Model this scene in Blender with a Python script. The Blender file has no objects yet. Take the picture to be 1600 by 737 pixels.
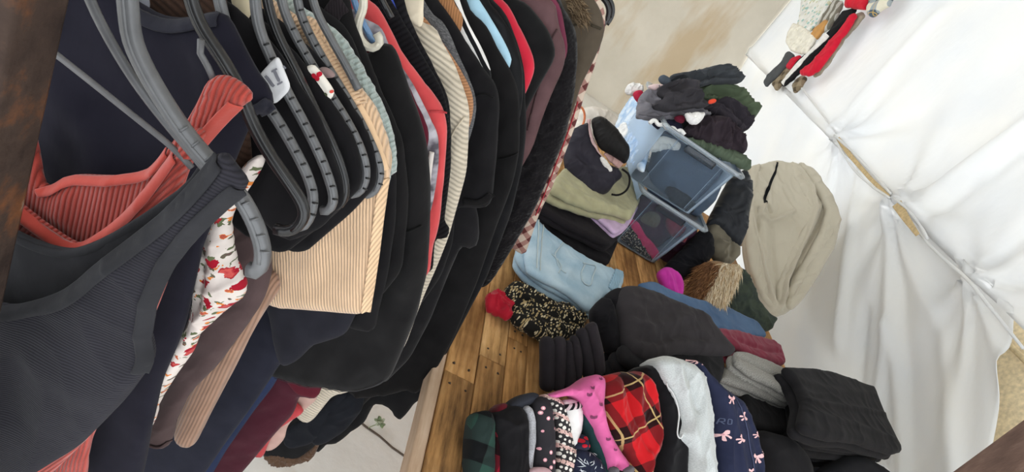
import bpy, math, random
import numpy as np
from mathutils import Vector, noise, geometry
R_ = random.Random(7)
scene = bpy.context.scene
COL = scene.collection
# ------------------------------------------------------------------ camera
CX, CY = 800.0, 368.5
CAMZ = 1.75
_v = np.array([-281-CX, 1771-CY]); _d = np.array([868-CX, -210-CY])
F = math.sqrt(-(_v @ _d))
nrm = lambda a: np.asarray(a, float)/np.linalg.norm(a)
_V = nrm([*_v, F]); _Y = nrm([*_d, F]); _X = np.cross(_V, _Y)
RM = np.array([_X, _Y, -_V])
CAM = np.array([0, 0, CAMZ])
def ray(x, y): return nrm(RM @ np.array([x-CX, y-CY, F]))
cam = bpy.data.cameras.new('camera'); co = bpy.data.objects.new('camera', cam); COL.objects.link(co)
cam.sensor_width = 36; cam.lens = 36*F/1600; cam.clip_start = .02
from mathutils import Matrix
M4 = Matrix.Identity(4)
for i in range(3):
    M4[i][0] = RM[i, 0]; M4[i][1] = -RM[i, 1]; M4[i][2] = -RM[i, 2]; M4[i][3] = CAM[i]
co.matrix_world = M4
scene.camera = co
# ------------------------------------------------------------------ planes
class Plane:
    def __init__(s, o, n, u):
        s.o = np.array(o, float); s.n = nrm(n); s.u = np.array(u, float); s.u = nrm(s.u - s.n*(s.u @ s.n)); s.v = np.cross(s.n, s.u)
    def px(s, x, y):
        r = ray(x, y); t = ((s.o-CAM) @ s.n)/(r @ s.n); q = CAM+r*t-s.o
        return (q @ s.u, q @ s.v)
    def uv(s, p):
        q = np.array(p)-s.o; return (q @ s.u, q @ s.v)
    def pt(s, u, v, h=0): return s.o+s.u*u+s.v*v+s.n*h
RA = math.radians(8)
RD = np.array([math.sin(RA), math.cos(RA), 0])
R0 = np.array([-.26, .28, CAMZ-.03])
def rk(s): return Plane(R0+RD*s, -RD, (math.cos(RA), -math.sin(RA), 0))
def hz(z): return Plane((0, 0, CAMZ+z), (0, 0, 1), (1, 0, 0))
def gp(x, y, z, n, u=(1, 0, 0)):
    r = ray(x, y); return Plane(CAM+r*(z/r[2]), n, u)
def xp(X): return Plane((X, 0, CAMZ), (-1, 0, 0), (0, -1, 0))
def yp(Y): return Plane((0, Y, CAMZ), (0, -1, 0), (1, 0, 0))
def P(t): return [tuple(float(c) for c in q.split(',')) for q in t.split()]
# ------------------------------------------------------------------ materials
def lin(c):
    o = []
    for k in c:
        k /= 255; o.append(k/12.92 if k <= .04045 else ((k+.055)/1.055)**2.4)
    return (*o, 1)
class N:
    def __init__(s, m): s.t = m.node_tree; s.n = s.t.nodes; s.l = s.t.links
    def new(s, ty, **kw):
        d = s.n.new(ty)
        for k, v in kw.items(): setattr(d, k, v)
        return d
    def link(s, a, b): s.l.new(a, b)
    def uv(s, sc=(1, 1, 1), rot=0, loc=(0, 0, 0)):
        t = s.new('ShaderNodeUVMap'); m = s.new('ShaderNodeMapping'); s.link(t.outputs[0], m.inputs[0])
        m.inputs['Scale'].default_value = sc; m.inputs['Rotation'].default_value = (0, 0, -rot); m.inputs['Location'].default_value = loc
        return m.outputs[0]
    def mix(s, f, a, b):
        m = s.new('ShaderNodeMix', data_type='RGBA')
        for i, x in ((0, f), (6, a), (7, b)):
            if hasattr(x, 'is_linked'): s.link(x, m.inputs[i])
            else: m.inputs[i].default_value = x
        return m.outputs[2]
    def math(s, op, a, b=0.0, c=None):
        m = s.new('ShaderNodeMath', operation=op)
        for i, x in enumerate((a, b) if c is None else (a, b, c)):
            if hasattr(x, 'is_linked'): s.link(x, m.inputs[i])
            else: m.inputs[i].default_value = x
        return m.outputs[0]
    def noise(s, vec, sc, det=3, rough=.5):
        t = s.new('ShaderNodeTexNoise'); s.link(vec, t.inputs[0]); t.inputs['Scale'].default_value = sc; t.inputs['Detail'].default_value = det; t.inputs['Roughness'].default_value = rough
        return t.outputs[0]
    def ramp(s, f, stops, const=False):
        r = s.new('ShaderNodeValToRGB'); s.link(f, r.inputs[0]); e = r.color_ramp.elements
        if const: r.color_ramp.interpolation = 'CONSTANT'
        while len(e) < len(stops): e.new(.5)
        for i, (p, c) in enumerate(stops): e[i].position = p; e[i].color = c if len(c) == 4 else (*c, 1)
        return r.outputs[0]
    def voro(s, vec, sc, feat='F1', rnd=1):
        t = s.new('ShaderNodeTexVoronoi', feature=feat); s.link(vec, t.inputs[0]); t.inputs['Scale'].default_value = sc; t.inputs['Randomness'].default_value = rnd
        return t
    def sep(s, vec):
        t = s.new('ShaderNodeSeparateXYZ'); s.link(vec, t.inputs[0]); return t.outputs
def base(name, rough=.9, sheen=.0):
    m = bpy.data.materials.new(name); m.use_nodes = True
    n = N(m); b = n.n['Principled BSDF']; b.inputs['Roughness'].default_value = rough
    b.inputs['Specular IOR Level'].default_value = .08
    if sheen: b.inputs['Sheen Weight'].default_value = sheen; b.inputs['Sheen Roughness'].default_value = .5
    return m, n, b
MC = {}
def fab(rgb, kind='plain', freq=180, rot=0, sheen=.12, rough=.92, bump=.25, c2=None, c3=None, seed=0):
    key = (rgb, kind, freq, rot, sheen, rough, bump, c2, c3, seed)
    if key in MC: return MC[key]
    m, n, b = base('fabric_%s_%d' % (kind, len(MC)), rough, sheen*(.3 if max(rgb) < 110 else 1)); MC[key] = m
    c = lin(rgb); uv = n.uv(); uvr = n.uv(rot=rot)
    var = n.noise(uv, 22, 4)
    lo = tuple(x*.86 for x in c[:3])+(1,); hi = tuple(min(1, x*1.1+.002) for x in c[:3])+(1,)
    colr = n.ramp(var, [(.3, lo), (.7, hi)])
    weave = n.noise(uv, 900, 2)
    height = weave; bd = .0006
    if kind == 'rib':
        x = n.sep(uvr)[0]
        s = n.math('SINE', n.math('MULTIPLY', x, freq*6.283))
        rib = n.math('ADD', n.math('MULTIPLY', s, .5), .5)
        rib = n.math('POWER', rib, .6)
        height = n.math('ADD', rib, n.math('MULTIPLY', weave, .3)); bd = .3/freq
        colr = n.mix(rib, tuple(x*.62 for x in c[:3])+(1,), colr)
    elif kind == 'knit':
        x = n.sep(uvr)
        a = n.math('SINE', n.math('MULTIPLY', x[0], freq*6.283)); d = n.math('SINE', n.math('MULTIPLY', x[1], freq*5))
        height = n.math('ADD', n.math('MULTIPLY', n.math('MULTIPLY', a, d), .5), n.noise(uv, 300, 3)); bd = .003
        colr = n.mix(n.math('ADD', n.math('MULTIPLY', n.math('MULTIPLY', a, d), .5), .5), tuple(x*.75 for x in c[:3])+(1,), colr)
    elif kind == 'heather':
        sp = n.noise(n.uv(sc=(1, 2.5, 1), rot=rot), freq, 3, .7)
        colr = n.mix(n.ramp(sp, [(.38, (0, 0, 0)), (.62, (1, 1, 1))]), c, lin(c2))
    elif kind == 'dye':
        sp = n.noise(uv, freq, 3, .6)
        colr = n.mix(n.ramp(sp, [(.4, (0, 0, 0)), (.6, (1, 1, 1))]), c, lin(c2))
    elif kind == 'plaid':
        x = n.sep(uvr)
        def band(q, f, w, ph=0): 
            fr = n.math('FRACT', n.math('ADD', n.math('MULTIPLY', q, f), ph)); return n.math('LESS_THAN', fr, w)
        bx, by = band(x[0], freq, .42), band(x[1], freq, .42)
        f = n.math('MULTIPLY', n.math('ADD', bx, by), .5); md = tuple(.3*p+.7*q for p, q in zip(c[:3], lin(c2)[:3]))
        colr = n.ramp(f, [(0, c), (.26, md), (.76, tuple(q*.45 for q in lin(c2)[:3])+(1,))], True)
        if c3:
            lx, ly = band(x[0], freq, .035, .74), band(x[1], freq, .035, .74)
            colr = n.mix(n.math('MULTIPLY', n.math('MAXIMUM', lx, ly), .75), colr, lin(c3))
    elif kind == 'dots':
        v = n.voro(uv, freq, rnd=.55)
        colr = n.mix(n.math('LESS_THAN', v.outputs['Distance'], .26), colr, lin(c2))
        if c3: colr = n.mix(n.math('LESS_THAN', v.outputs['Distance'], .13), colr, lin(c3))
    elif kind == 'floral':
        # scattered blooms (two reds), leaf sprigs
        w = n.new('ShaderNodeVectorMath', operation='ADD'); nz = n.new('ShaderNodeTexNoise'); n.link(uv, nz.inputs[0]); nz.inputs['Scale'].default_value = 150
        sc_ = n.new('ShaderNodeVectorMath', operation='SCALE'); n.link(nz.outputs[1], sc_.inputs[0]); sc_.inputs[3].default_value = .011
        n.link(uv, w.inputs[0]); n.link(sc_.outputs[0], w.inputs[1]); wv = w.outputs[0]
        for (f, th, pick, cols, off) in ((120, .34, .6, [(92, 100, 72), (96, 70, 74)], 3.1), (95, .27, .4, [(206, 120, 50), (150, 60, 70)], 1.7), (62, .40, .55, [(150, 22, 40), (190, 84, 78)], 0.3)):
            v = n.voro(wv, f); mm = n.new('ShaderNodeMapping')
            n.link(wv, mm.inputs[0]); mm.inputs['Location'].default_value = (off, off*.7, 0); n.link(mm.outputs[0], v.inputs[0])
            cs = n.new('ShaderNodeSeparateColor'); n.link(v.outputs['Color'], cs.inputs[0])
            msk = n.math('MULTIPLY', n.math('LESS_THAN', v.outputs['Distance'], th), n.math('LESS_THAN', cs.outputs[0], pick))
            inner = n.ramp(v.outputs['Distance'], [(0, lin(cols[0])), (th*.6, lin(cols[1])), (th*.9, lin(cols[0]))])
            cc = n.mix(n.math('LESS_THAN', cs.outputs[1], .5), inner, lin(cols[0]))
            colr = n.mix(msk, colr, cc)
    elif kind == 'ditsy':
        v = n.voro(uv, freq); cs = n.new('ShaderNodeSeparateColor'); n.link(v.outputs['Color'], cs.inputs[0])
        msk = n.math('MULTIPLY', n.math('LESS_THAN', v.outputs['Distance'], .42), n.math('LESS_THAN', cs.outputs[0], .75))
        colr = n.mix(msk, colr, n.mix(n.math('LESS_THAN', cs.outputs[1], .5), lin(c2), lin(c3 or c2)))
    elif kind == 'fairisle':
        x = n.sep(uvr); row = n.math('FRACT', n.math('MULTIPLY', x[1], freq))
        v = n.voro(n.uv(sc=(1, 1, 1)), freq*2.6, rnd=.3)
        a = n.math('LESS_THAN', v.outputs['Distance'], .36); st = n.math('LESS_THAN', row, .3)
        colr = n.mix(n.math('MAXIMUM', a, n.math('MULTIPLY', st, n.math('GREATER_THAN', n.noise(uv, 260, 1), .45))), colr, n.mix(st, lin(c2), lin(c3 or c2)))
    elif kind == 'denim':
        sp = n.noise(n.uv(sc=(1, 6, 1), rot=.6), 260, 3, .7); big = n.noise(uv, 9, 3)
        f = n.math('ADD', n.math('MULTIPLY', sp, .4), n.math('MULTIPLY', big, .6))
        colr = n.mix(n.ramp(f, [(.35, (0, 0, 0)), (.65, (1, 1, 1))]), c, lin(c2)); bd = .001
    elif kind == 'stripe':
        x = n.sep(uvr)[0]
        colr = n.mix(n.math('LESS_THAN', n.math('FRACT', n.math('MULTIPLY', x, freq)), .5), colr, lin(c2))
    elif kind == 'sherpa':
        v = n.voro(uv, 160, 'SMOOTH_F1'); height = n.math('SUBTRACT', 1.0, v.outputs[0]); bd = .006
    elif kind == 'puff':
        bd = .0003
    n.link(colr, b.inputs['Base Color'])
    bp = n.new('ShaderNodeBump'); bp.inputs['Strength'].default_value = min(1, bump*(2.2 if kind in ('rib', 'sherpa', 'knit') else 1)); bp.inputs['Distance'].default_value = bd
    n.link(height, bp.inputs['Height'])
    crease = n.noise(n.uv(sc=(1, .35, 1), rot=.5+seed), 26, 4, .55)
    b2 = n.new('ShaderNodeBump'); b2.inputs['Strength'].default_value = .35; b2.inputs['Distance'].default_value = .006
    n.link(crease, b2.inputs['Height']); n.link(bp.outputs[0], b2.inputs['Normal'])
    n.link(b2.outputs[0], b.inputs['Normal'])
    return m
def plastic(rgb, rough=.35, name='plastic', metal=0):
    key = (rgb, rough, name, metal)
    if key in MC: return MC[key]
    m, n, b = base(name, rough); MC[key] = m
    g = n.new('ShaderNodeTexCoord'); v = n.noise(g.outputs['Object'], 60, 3); c = lin(rgb)
    n.link(n.ramp(v, [(.3, tuple(x*.8 for x in c[:3])), (.7, tuple(min(1, x*1.15) for x in c[:3]))]), b.inputs['Base Color'])
    b.inputs['Metallic'].default_value = metal; b.inputs['Specular IOR Level'].default_value = .5
    return m
# ------------------------------------------------------------------ mesh builder
class B:
    def __init__(s): s.v = []; s.f = []; s.uv = []; s.m = []; s.h = None
    def add(s, v, f, uv, mi=0):
        o = len(s.v); s.v += [tuple(x) for x in v]; s.uv += [tuple(x) for x in uv]
        s.f += [tuple(i+o for i in q) for q in f]; s.m += [mi]*len(f)
    def build(s, name, mats, parent=None, smooth=True):
        a = np.array(s.v); org = np.array([(a[:, 0].min()+a[:, 0].max())/2, (a[:, 1].min()+a[:, 1].max())/2, a[:, 2].min()])
        me = bpy.data.meshes.new(name); me.from_pydata([tuple(x) for x in (a-org)], [], s.f)
        mats = mats if isinstance(mats, (list, tuple)) else [mats]
        for m in mats: me.materials.append(m)
        l = me.uv_layers.new(name='UVMap'); li = np.zeros(len(me.loops), int); me.loops.foreach_get('vertex_index', li)
        l.data.foreach_set('uv', np.array(s.uv)[li].astype(np.float32).ravel())
        me.polygons.foreach_set('material_index', s.m); me.polygons.foreach_set('use_smooth', [smooth]*len(s.f)); me.update()
        o = bpy.data.objects.new(name, me); COL.objects.link(o); o['_org'] = list(org)
        if parent:
            o.parent = parent; o.location = org-np.array(parent['_org'])
        else: o.location = org
        return o
def tag(o, label, cat, group=None):
    o['label'] = label; o['category'] = cat
    if group: o['group'] = group
    return o
def struct(o, label=None, cat=None):
    o['kind'] = 'structure'
    if label: o['label'] = label
    if cat: o['category'] = cat
    return o
def empty(name, loc, label, cat, group=None):
    o = bpy.data.objects.new(name, None); COL.objects.link(o); o.location = loc; o['_org'] = [float(x) for x in loc]; o.empty_display_size = .05
    return tag(o, label, cat, group)
def chaikin(p, k=1, closed=True, cmax=.011):
    p = [np.array(q) for q in p]
    for _ in range(k):
        q = []
        n = len(p)
        for i in range(n if closed else n-1):
            a, b = p[i], p[(i+1) % n]; L = np.linalg.norm(b-a)+1e-9; t = min(.25, cmax/L)
            q += [a*(1-t)+b*t, a*t+b*(1-t)]
        if not closed: q = [p[0]]+q+[p[-1]]
        p = q
    return np.array(p)
def resample(p, d, closed=True):
    p = np.array(p); q = np.vstack([p, p[:1]]) if closed else p
    L = np.r_[0, np.cumsum(np.linalg.norm(np.diff(q, axis=0), axis=1))]; n = max(8 if closed else 3, int(L[-1]/d))
    t = np.linspace(0, L[-1], n, endpoint=not closed)
    return np.c_[np.interp(t, L, q[:, 0]), np.interp(t, L, q[:, 1])]
def segdist(pts, poly, closed=True):
    a = np.array(poly); b = np.roll(a, -1, 0) if closed else a[1:]
    if not closed: a = a[:-1]
    out = np.full(len(pts), 1e9)
    for i in range(len(a)):
        d = b[i]-a[i]; L = d @ d+1e-12
        t = np.clip(((pts-a[i]) @ d)/L, 0, 1); q = a[i]+t[:, None]*d
        out = np.minimum(out, np.hypot(pts[:, 0]-q[:, 0], pts[:, 1]-q[:, 1]))
    return out
def inside(pts, poly):
    x, y = pts[:, 0], pts[:, 1]; r = np.zeros(len(pts), bool); a = np.array(poly)
    for i in range(len(a)):
        x1, y1 = a[i-1]; x2, y2 = a[i]
        if y1 == y2: continue
        r ^= ((y1 > y) != (y2 > y)) & (x < (x2-x1)*(y-y1)/(y2-y1)+x1)
    return r
def poly_area(a):
    a = np.array(a); return .5*np.sum(a[:, 0]*np.roll(a[:, 1], -1)-np.roll(a[:, 0], -1)*a[:, 1])
def pillow(b, pl, out, th=.012, thb=None, r=None, res=None, lift=0, wr=(.004, 9, 5, 0), ridges=(), rot=0, mi=0, seed=None, ch=1, dens=900, px=True, on=None, sag=None, cr=1.0):
    """closed cloth volume: outline in plane pl, rounded rim, wrinkled both sides"""
    thb = th if thb is None else thb
    if px: out = [pl.px(*q) for q in out]
    out = chaikin(chaikin(out, ch), 1, True, .005) if ch else np.array(out)
    A = poly_area(out)
    if A < 0: out = out[::-1]; A = -A
    per = np.sum(np.linalg.norm(out-np.roll(out, 1, 0), axis=1))
    r = r or max(.004, min(1.3*max(th, .004), .55*A/per*2))
    res = res or math.sqrt(A/(dens*2.2))
    bd = resample(out, min(res*.9, r*1.5, per/24))
    lo, hi = bd.min(0), bd.max(0)
    g = []
    ny = int((hi[1]-lo[1])/(res*.87))+1
    for j in range(ny):
        for i in range(int((hi[0]-lo[0])/res)+2):
            g.append((lo[0]+(i+(j % 2)*.5)*res, lo[1]+j*res*.87))
    g = np.array(g); g = g[inside(g, bd)]
    if len(g): g = g[segdist(g, bd) > r*.75]
    tn = np.roll(bd, -1, 0)-np.roll(bd, 1, 0); tn /= np.linalg.norm(tn, axis=1)[:, None]+1e-9; inn = np.c_[-tn[:, 1], tn[:, 0]]
    rings = [g] if len(g) else []
    for k in (.12, .42):
        q = bd+inn*r*k; q = q[inside(q, bd)]; q = q[segdist(q, bd) > r*k*.85]
        if len(q): rings.append(q)
    ip = np.vstack(rings) if rings else np.zeros((0, 2))
    allp = np.vstack([bd, ip]); nb = len(bd)
    cv, _, cf, ov, _, _ = geometry.delaunay_2d_cdt([Vector(q) for q in allp], [], [list(range(nb))], 1, 1e-7)
    pts = np.array([tuple(q) for q in cv])
    dist = segdist(pts, bd); isb = dist < 1e-6
    sd = seed if seed is not None else R_.random()*100
    rg = [(np.array([pl.px(*q) for q in P(l)]) if isinstance(l, str) else np.array(l), h, w) for (l, h, w) in ridges]
    ca, sa = math.cos(wr[3]), math.sin(wr[3])
    def hgt(p, d):
        t = np.clip(d/r, 0, 1); prof = np.sqrt(np.maximum(0, 1-(1-t)**2))
        w = np.zeros(len(p))
        if wr[0]:
            for i, q in enumerate(p):
                x, y = q[0]*ca+q[1]*sa, -q[0]*sa+q[1]*ca
                n0 = noise.noise((x*wr[1]*.7, y*wr[2]*.7, sd+3)); X_ = x*wr[1]*1.1+n0*.8; Y_ = y*wr[2]*.9+n0*.8
                k1 = 1-abs(noise.noise((X_, Y_, sd)))*2.2; k2 = 1-abs(noise.noise((X_*1.9+4, Y_*1.7, sd+5)))*2.2
                w[i] = .8*noise.noise((x*wr[1], y*wr[2], sd))+.3*noise.noise((x*wr[1]*2.3, y*wr[2]*2.1, sd+9))+cr*(.75*max(0, k1)**3+.4*max(0, k2)**3-.35)
            w *= wr[0]
        rr = np.zeros(len(p))
        for (l, h, wd) in rg: rr += h*np.exp(-(segdist(p, l, False)/wd)**2)
        base_ = lift+w
        if on is not None: base_ = base_+on(p)
        if sag is not None: base_ = base_+sag(p)
        return base_, prof, rr
    bs, prof, rr = hgt(pts, dist)
    rr = rr*np.clip(dist/r, 0, 1)
    n = len(pts); V = []; UV = []
    cr, sr = math.cos(rot), math.sin(rot)
    top = bs+th*prof+rr; bot = bs-thb*prof+rr*.3
    for i in range(n):
        V.append(pl.pt(pts[i][0], pts[i][1], top[i])); UV.append((pts[i][0]*cr+pts[i][1]*sr, -pts[i][0]*sr+pts[i][1]*cr))
    bi = {}
    for i in range(n):
        if not isb[i]:
            bi[i] = len(V); V.append(pl.pt(pts[i][0], pts[i][1], bot[i])); UV.append(UV[i])
        else: bi[i] = i
    Fc = []
    for f in cf:
        a, c, d = f
        if (pts[c][0]-pts[a][0])*(pts[d][1]-pts[a][1])-(pts[d][0]-pts[a][0])*(pts[c][1]-pts[a][1]) < 0: a, c, d = a, d, c
        Fc.append((a, c, d))
        if not (isb[a] and isb[c] and isb[d]): Fc.append((bi[a], bi[d], bi[c]))
    b.add(V, Fc, UV, mi)
    def hf(p):
        p = np.atleast_2d(np.array(p, float)); d = segdist(p, bd)*inside(p, bd)
        x, pr, rr2 = hgt(p, d); return x+th*pr+rr2*np.clip(d/r, 0, 1)
    b.h = hf; b.bd = bd; b.pl = pl
    return b
def cloth(name, pl, out, mat, parent=None, **kw):
    if isinstance(out, str): out = P(out)
    b = B(); pillow(b, pl, out, **kw); o = b.build(name, mat, parent); HF[o.name] = b; return o
HF = {}
def ribbon(name, pl, line, w, mat, parent=None, on=None, px=True, ch=1, th=.003, lift=.002, w2=None, **kw):
    """flat strip along a polyline, width w metres; lies on the surface of cloth object `on`"""
    if isinstance(line, str): line = P(line)
    L = [pl.px(*q) for q in line] if px else line
    L = chaikin(L, ch, False) if ch else np.array(L)
    L = resample(L, max(w*.7, .006), False)
    t = np.gradient(L, axis=0); t /= np.linalg.norm(t, axis=1)[:, None]+1e-9; m = np.c_[-t[:, 1], t[:, 0]]
    ws = np.linspace(w, w2 if w2 else w, len(L))[:, None]/2
    out = np.vstack([L+m*ws, (L-m*ws)[::-1]])
    kw.setdefault('wr', (0, 1, 1, 0)); kw.setdefault('dens', 160)
    return cloth(name, pl, out, mat, parent, px=False, ch=0, th=th, lift=lift, thb=th*.6, on=(HF[on.name].h if on else None), **kw)
def sweep(b, pts, rw, rt, nvec=None, seg=10, closed=False, mi=0, sup=1.0):
    """tube along 3-D points, rw in plane, rt along nvec"""
    p = np.array(pts, float); n = len(p); rw = np.broadcast_to(np.array(rw, float), (n,)); rt = np.broadcast_to(np.array(rt, float), (n,))
    t = np.gradient(p, axis=0); t /= np.linalg.norm(t, axis=1)[:, None]+1e-9
    V = []; UV = []; Fc = []
    ref = np.array(nvec, float) if nvec is not None else None
    prev = None
    s = 0
    for i in range(n):
        if ref is not None: nn = ref-t[i]*(ref @ t[i])
        else:
            nn = prev-t[i]*(prev @ t[i]) if prev is not None else np.cross(t[i], (0.3, .2, .9))
        nn = nn/(np.linalg.norm(nn)+1e-9); prev = nn; m = np.cross(nn, t[i])
        if i: s += np.linalg.norm(p[i]-p[i-1])
        for k in range(seg):
            a = 2*math.pi*k/seg; c, q = math.cos(a), math.sin(a)
            c = math.copysign(abs(c)**sup, c); q = math.copysign(abs(q)**sup, q)
            V.append(p[i]+m*c*rw[i]+nn*q*rt[i]); UV.append((s, k/seg*.03))
    for i in range(n-1):
        for k in range(seg):
            a = i*seg+k; c = i*seg+(k+1) % seg; Fc.append((a, c, c+seg, a+seg))
    Fc.append(tuple(range(seg))[::-1]); Fc.append(tuple((n-1)*seg+k for k in range(seg)))
    b.add(V, Fc, UV, mi); return b
def smooth3(pts, d=.008, k=2):
    p = [np.array(q, float) for q in pts]
    for _ in range(k):
        q = [p[0]]
        for a, c in zip(p[:-1], p[1:]): q += [a*.75+c*.25, a*.25+c*.75]
        p = q+[p[-1]]
    p = np.array(p); L = np.r_[0, np.cumsum(np.linalg.norm(np.diff(p, axis=0), axis=1))]; n = max(4, int(L[-1]/d)); t = np.linspace(0, L[-1], n)
    return np.c_[[np.interp(t, L, p[:, i]) for i in range(3)]].T
def tube(name, pts, r, mat, parent=None, seg=10, d=.008, k=2):
    b = B(); sweep(b, smooth3(pts, d, k), r, r, None, seg); return b.build(name, mat, parent)
def px3(pl, t, h=0): return [pl.pt(*pl.px(*q), h) for q in (P(t) if isinstance(t, str) else t)]
def box(b, lo, hi, mi=0, bev=.003):
    lo = np.array(lo, float); hi = np.array(hi, float); c = (lo+hi)/2; e = (hi-lo)/2
    import bmesh
    bm = bmesh.new(); bmesh.ops.create_cube(bm, size=2)
    for v in bm.verts: v.co = Vector(np.array(v.co)*e)
    if bev: bmesh.ops.bevel(bm, geom=bm.edges[:], offset=bev, segments=2, affect='EDGES', profile=.6)
    bm.verts.index_update()
    V = [np.array(v.co)+c for v in bm.verts]; Fc = [tuple(v.index for v in f.verts) for f in bm.faces]
    ax = 0 if e[0] >= e[1] else 1
    b.add(V, Fc, [(q[0]+q[2]*.37, q[1]+q[2]*.7) for q in V], mi); bm.free(); return b
def obox(b, c, axes, half, mi=0):
    """oriented box"""
    c = np.array(c); V = []
    for sx in (-1, 1):
        for sy in (-1, 1):
            for sz in (-1, 1): V.append(c+axes[0]*half[0]*sx+axes[1]*half[1]*sy+axes[2]*half[2]*sz)
    b.add(V, [(0, 1, 3, 2), (4, 6, 7, 5), (0, 4, 5, 1), (2, 3, 7, 6), (0, 2, 6, 4), (1, 5, 7, 3)], [(q[0], q[1]) for q in V], mi); return b
def folded(name, z, out, mat, n=3, th=.011, parent=None, jit=.006, mats=None, pl=None, wr=(.003, 10, 8, 0), mis=None, **kw):
    """a garment folded flat: n rounded layers under the traced top outline"""
    pl = pl or hz(z); o = [pl.px(*q) for q in (P(out) if isinstance(out, str) else out)]; o = np.array(o)
    b = B(); c = o.mean(0); h0 = None; rnd = random.Random(len(name)*31+int(abs(o[0][0])*1000))
    for k in range(n):
        q = c+(o-c)*(1-.012*k)+np.array([rnd.uniform(-jit, jit), rnd.uniform(-jit, jit)])*(k > 0)
        rid = kw.get('ridges', ()) if k == 0 else ()
        pillow(b, pl, q, th=th*1.05, r=th*1.3, lift=-k*th*1.9, px=False, ch=1, wr=wr, rot=kw.get('rot', 0), dens=kw.get('dens', 800) if k == 0 else 250, mi=(mis[k] if mis else 0),
               ridges=[([pl.px(*w) for w in P(l)] if isinstance(l, str) else l, h, wd) for (l, h, wd) in rid], seed=rnd.random()*50)
        if k == 0: h0 = b.h
    b.h = h0; o = b.build(name, mats or mat, parent); HF[o.name] = b; return o
def decal(b, hf, pl, poly, mi, lift=.0012, sub=2):
    """flat printed patch following the cloth surface (uv polygon)"""
    p = resample(poly, np.sum(np.linalg.norm(np.array(poly)-np.roll(poly, 1, 0), axis=1))/max(10, len(poly)*2)); c = p.mean(0)
    V2 = np.vstack([p, c+(p-c)*.5, c]); n = len(p); h = hf(V2)+lift
    Fc = []
    for i in range(n):
        j = (i+1) % n; Fc += [(i, j, n+j, n+i), (n+i, n+j, 2*n)]
    if poly_area(p) < 0: Fc = [f[::-1] for f in Fc]
    b.add([pl.pt(q[0], q[1], hh) for q, hh in zip(V2, h)], Fc, V2, mi)
def stroke(l, w):
    o = []
    for (a, c) in zip(l[:-1], l[1:]):
        d = nrm(np.array(c)-np.array(a)); m = np.array([-d[1], d[0]])*w; o.append(([tuple(np.array(a)+m), tuple(np.array(c)+m), tuple(np.array(c)-m), tuple(np.array(a)-m)], 0))
    return o
def fur(name, pl, out, mats, parent=None, n=1500, ln=.03, direction=(0, 0, 1), wd=.0016, on=None, spread=.5, seed=3, th=0):
    rnd = random.Random(seed); o = chaikin([pl.px(*q) for q in P(out)], 1); lo, hi = o.min(0), o.max(0); b = B(); d0 = nrm(direction)
    cand = np.array([(rnd.uniform(lo[0], hi[0]), rnd.uniform(lo[1], hi[1])) for _ in range(n*2)]); cand = cand[inside(cand, o)][:n]
    hh = HF[on.name].h(cand) if on else np.zeros(len(cand))
    for q, h in zip(cand, hh):
        p0 = pl.pt(q[0], q[1], h); d = nrm(d0+pl.n*.35+np.array([rnd.gauss(0, 1) for _ in range(3)])*spread*.5); L = ln*rnd.uniform(.5, 1.2)
        sd = nrm(np.cross(d, pl.n+np.array([.01, .02, .03])))*wd; bend = np.array([0, 0, -1])*L*.25
        V = [p0-sd, p0+sd, p0+d*L*.5-sd*.8, p0+d*L*.5+sd*.8, p0+d*L+bend]
        b.add(V, [(0, 1, 3, 2), (2, 3, 4)], [(q[0], q[1])]*5, rnd.randrange(len(mats)))
    return b.build(name, mats, parent)
def rackg(name, label, cat, s, pts, mat, hem=None, th=.013, group=None, left=True, u0=0.0, **kw):
    """a garment on the rail: right contour traced from neck to hem, left half mirrored about the hanger"""
    pl = rk(s); r = [pl.px(*q) for q in P(pts)]
    if left:
        th_ = max(.004, -min(u for u, v in r)+.012); l = [(2*u0-u, v) for (u, v) in r if u > u0+th_][::-1]
        out = r+l
    else: out = r
    kw.setdefault('wr', (.005, 14, 3, 0))
    o = cloth(name, pl, out, mat, px=False, th=th, **kw)
    if label: tag(o, label, cat, group)
    return o
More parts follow.
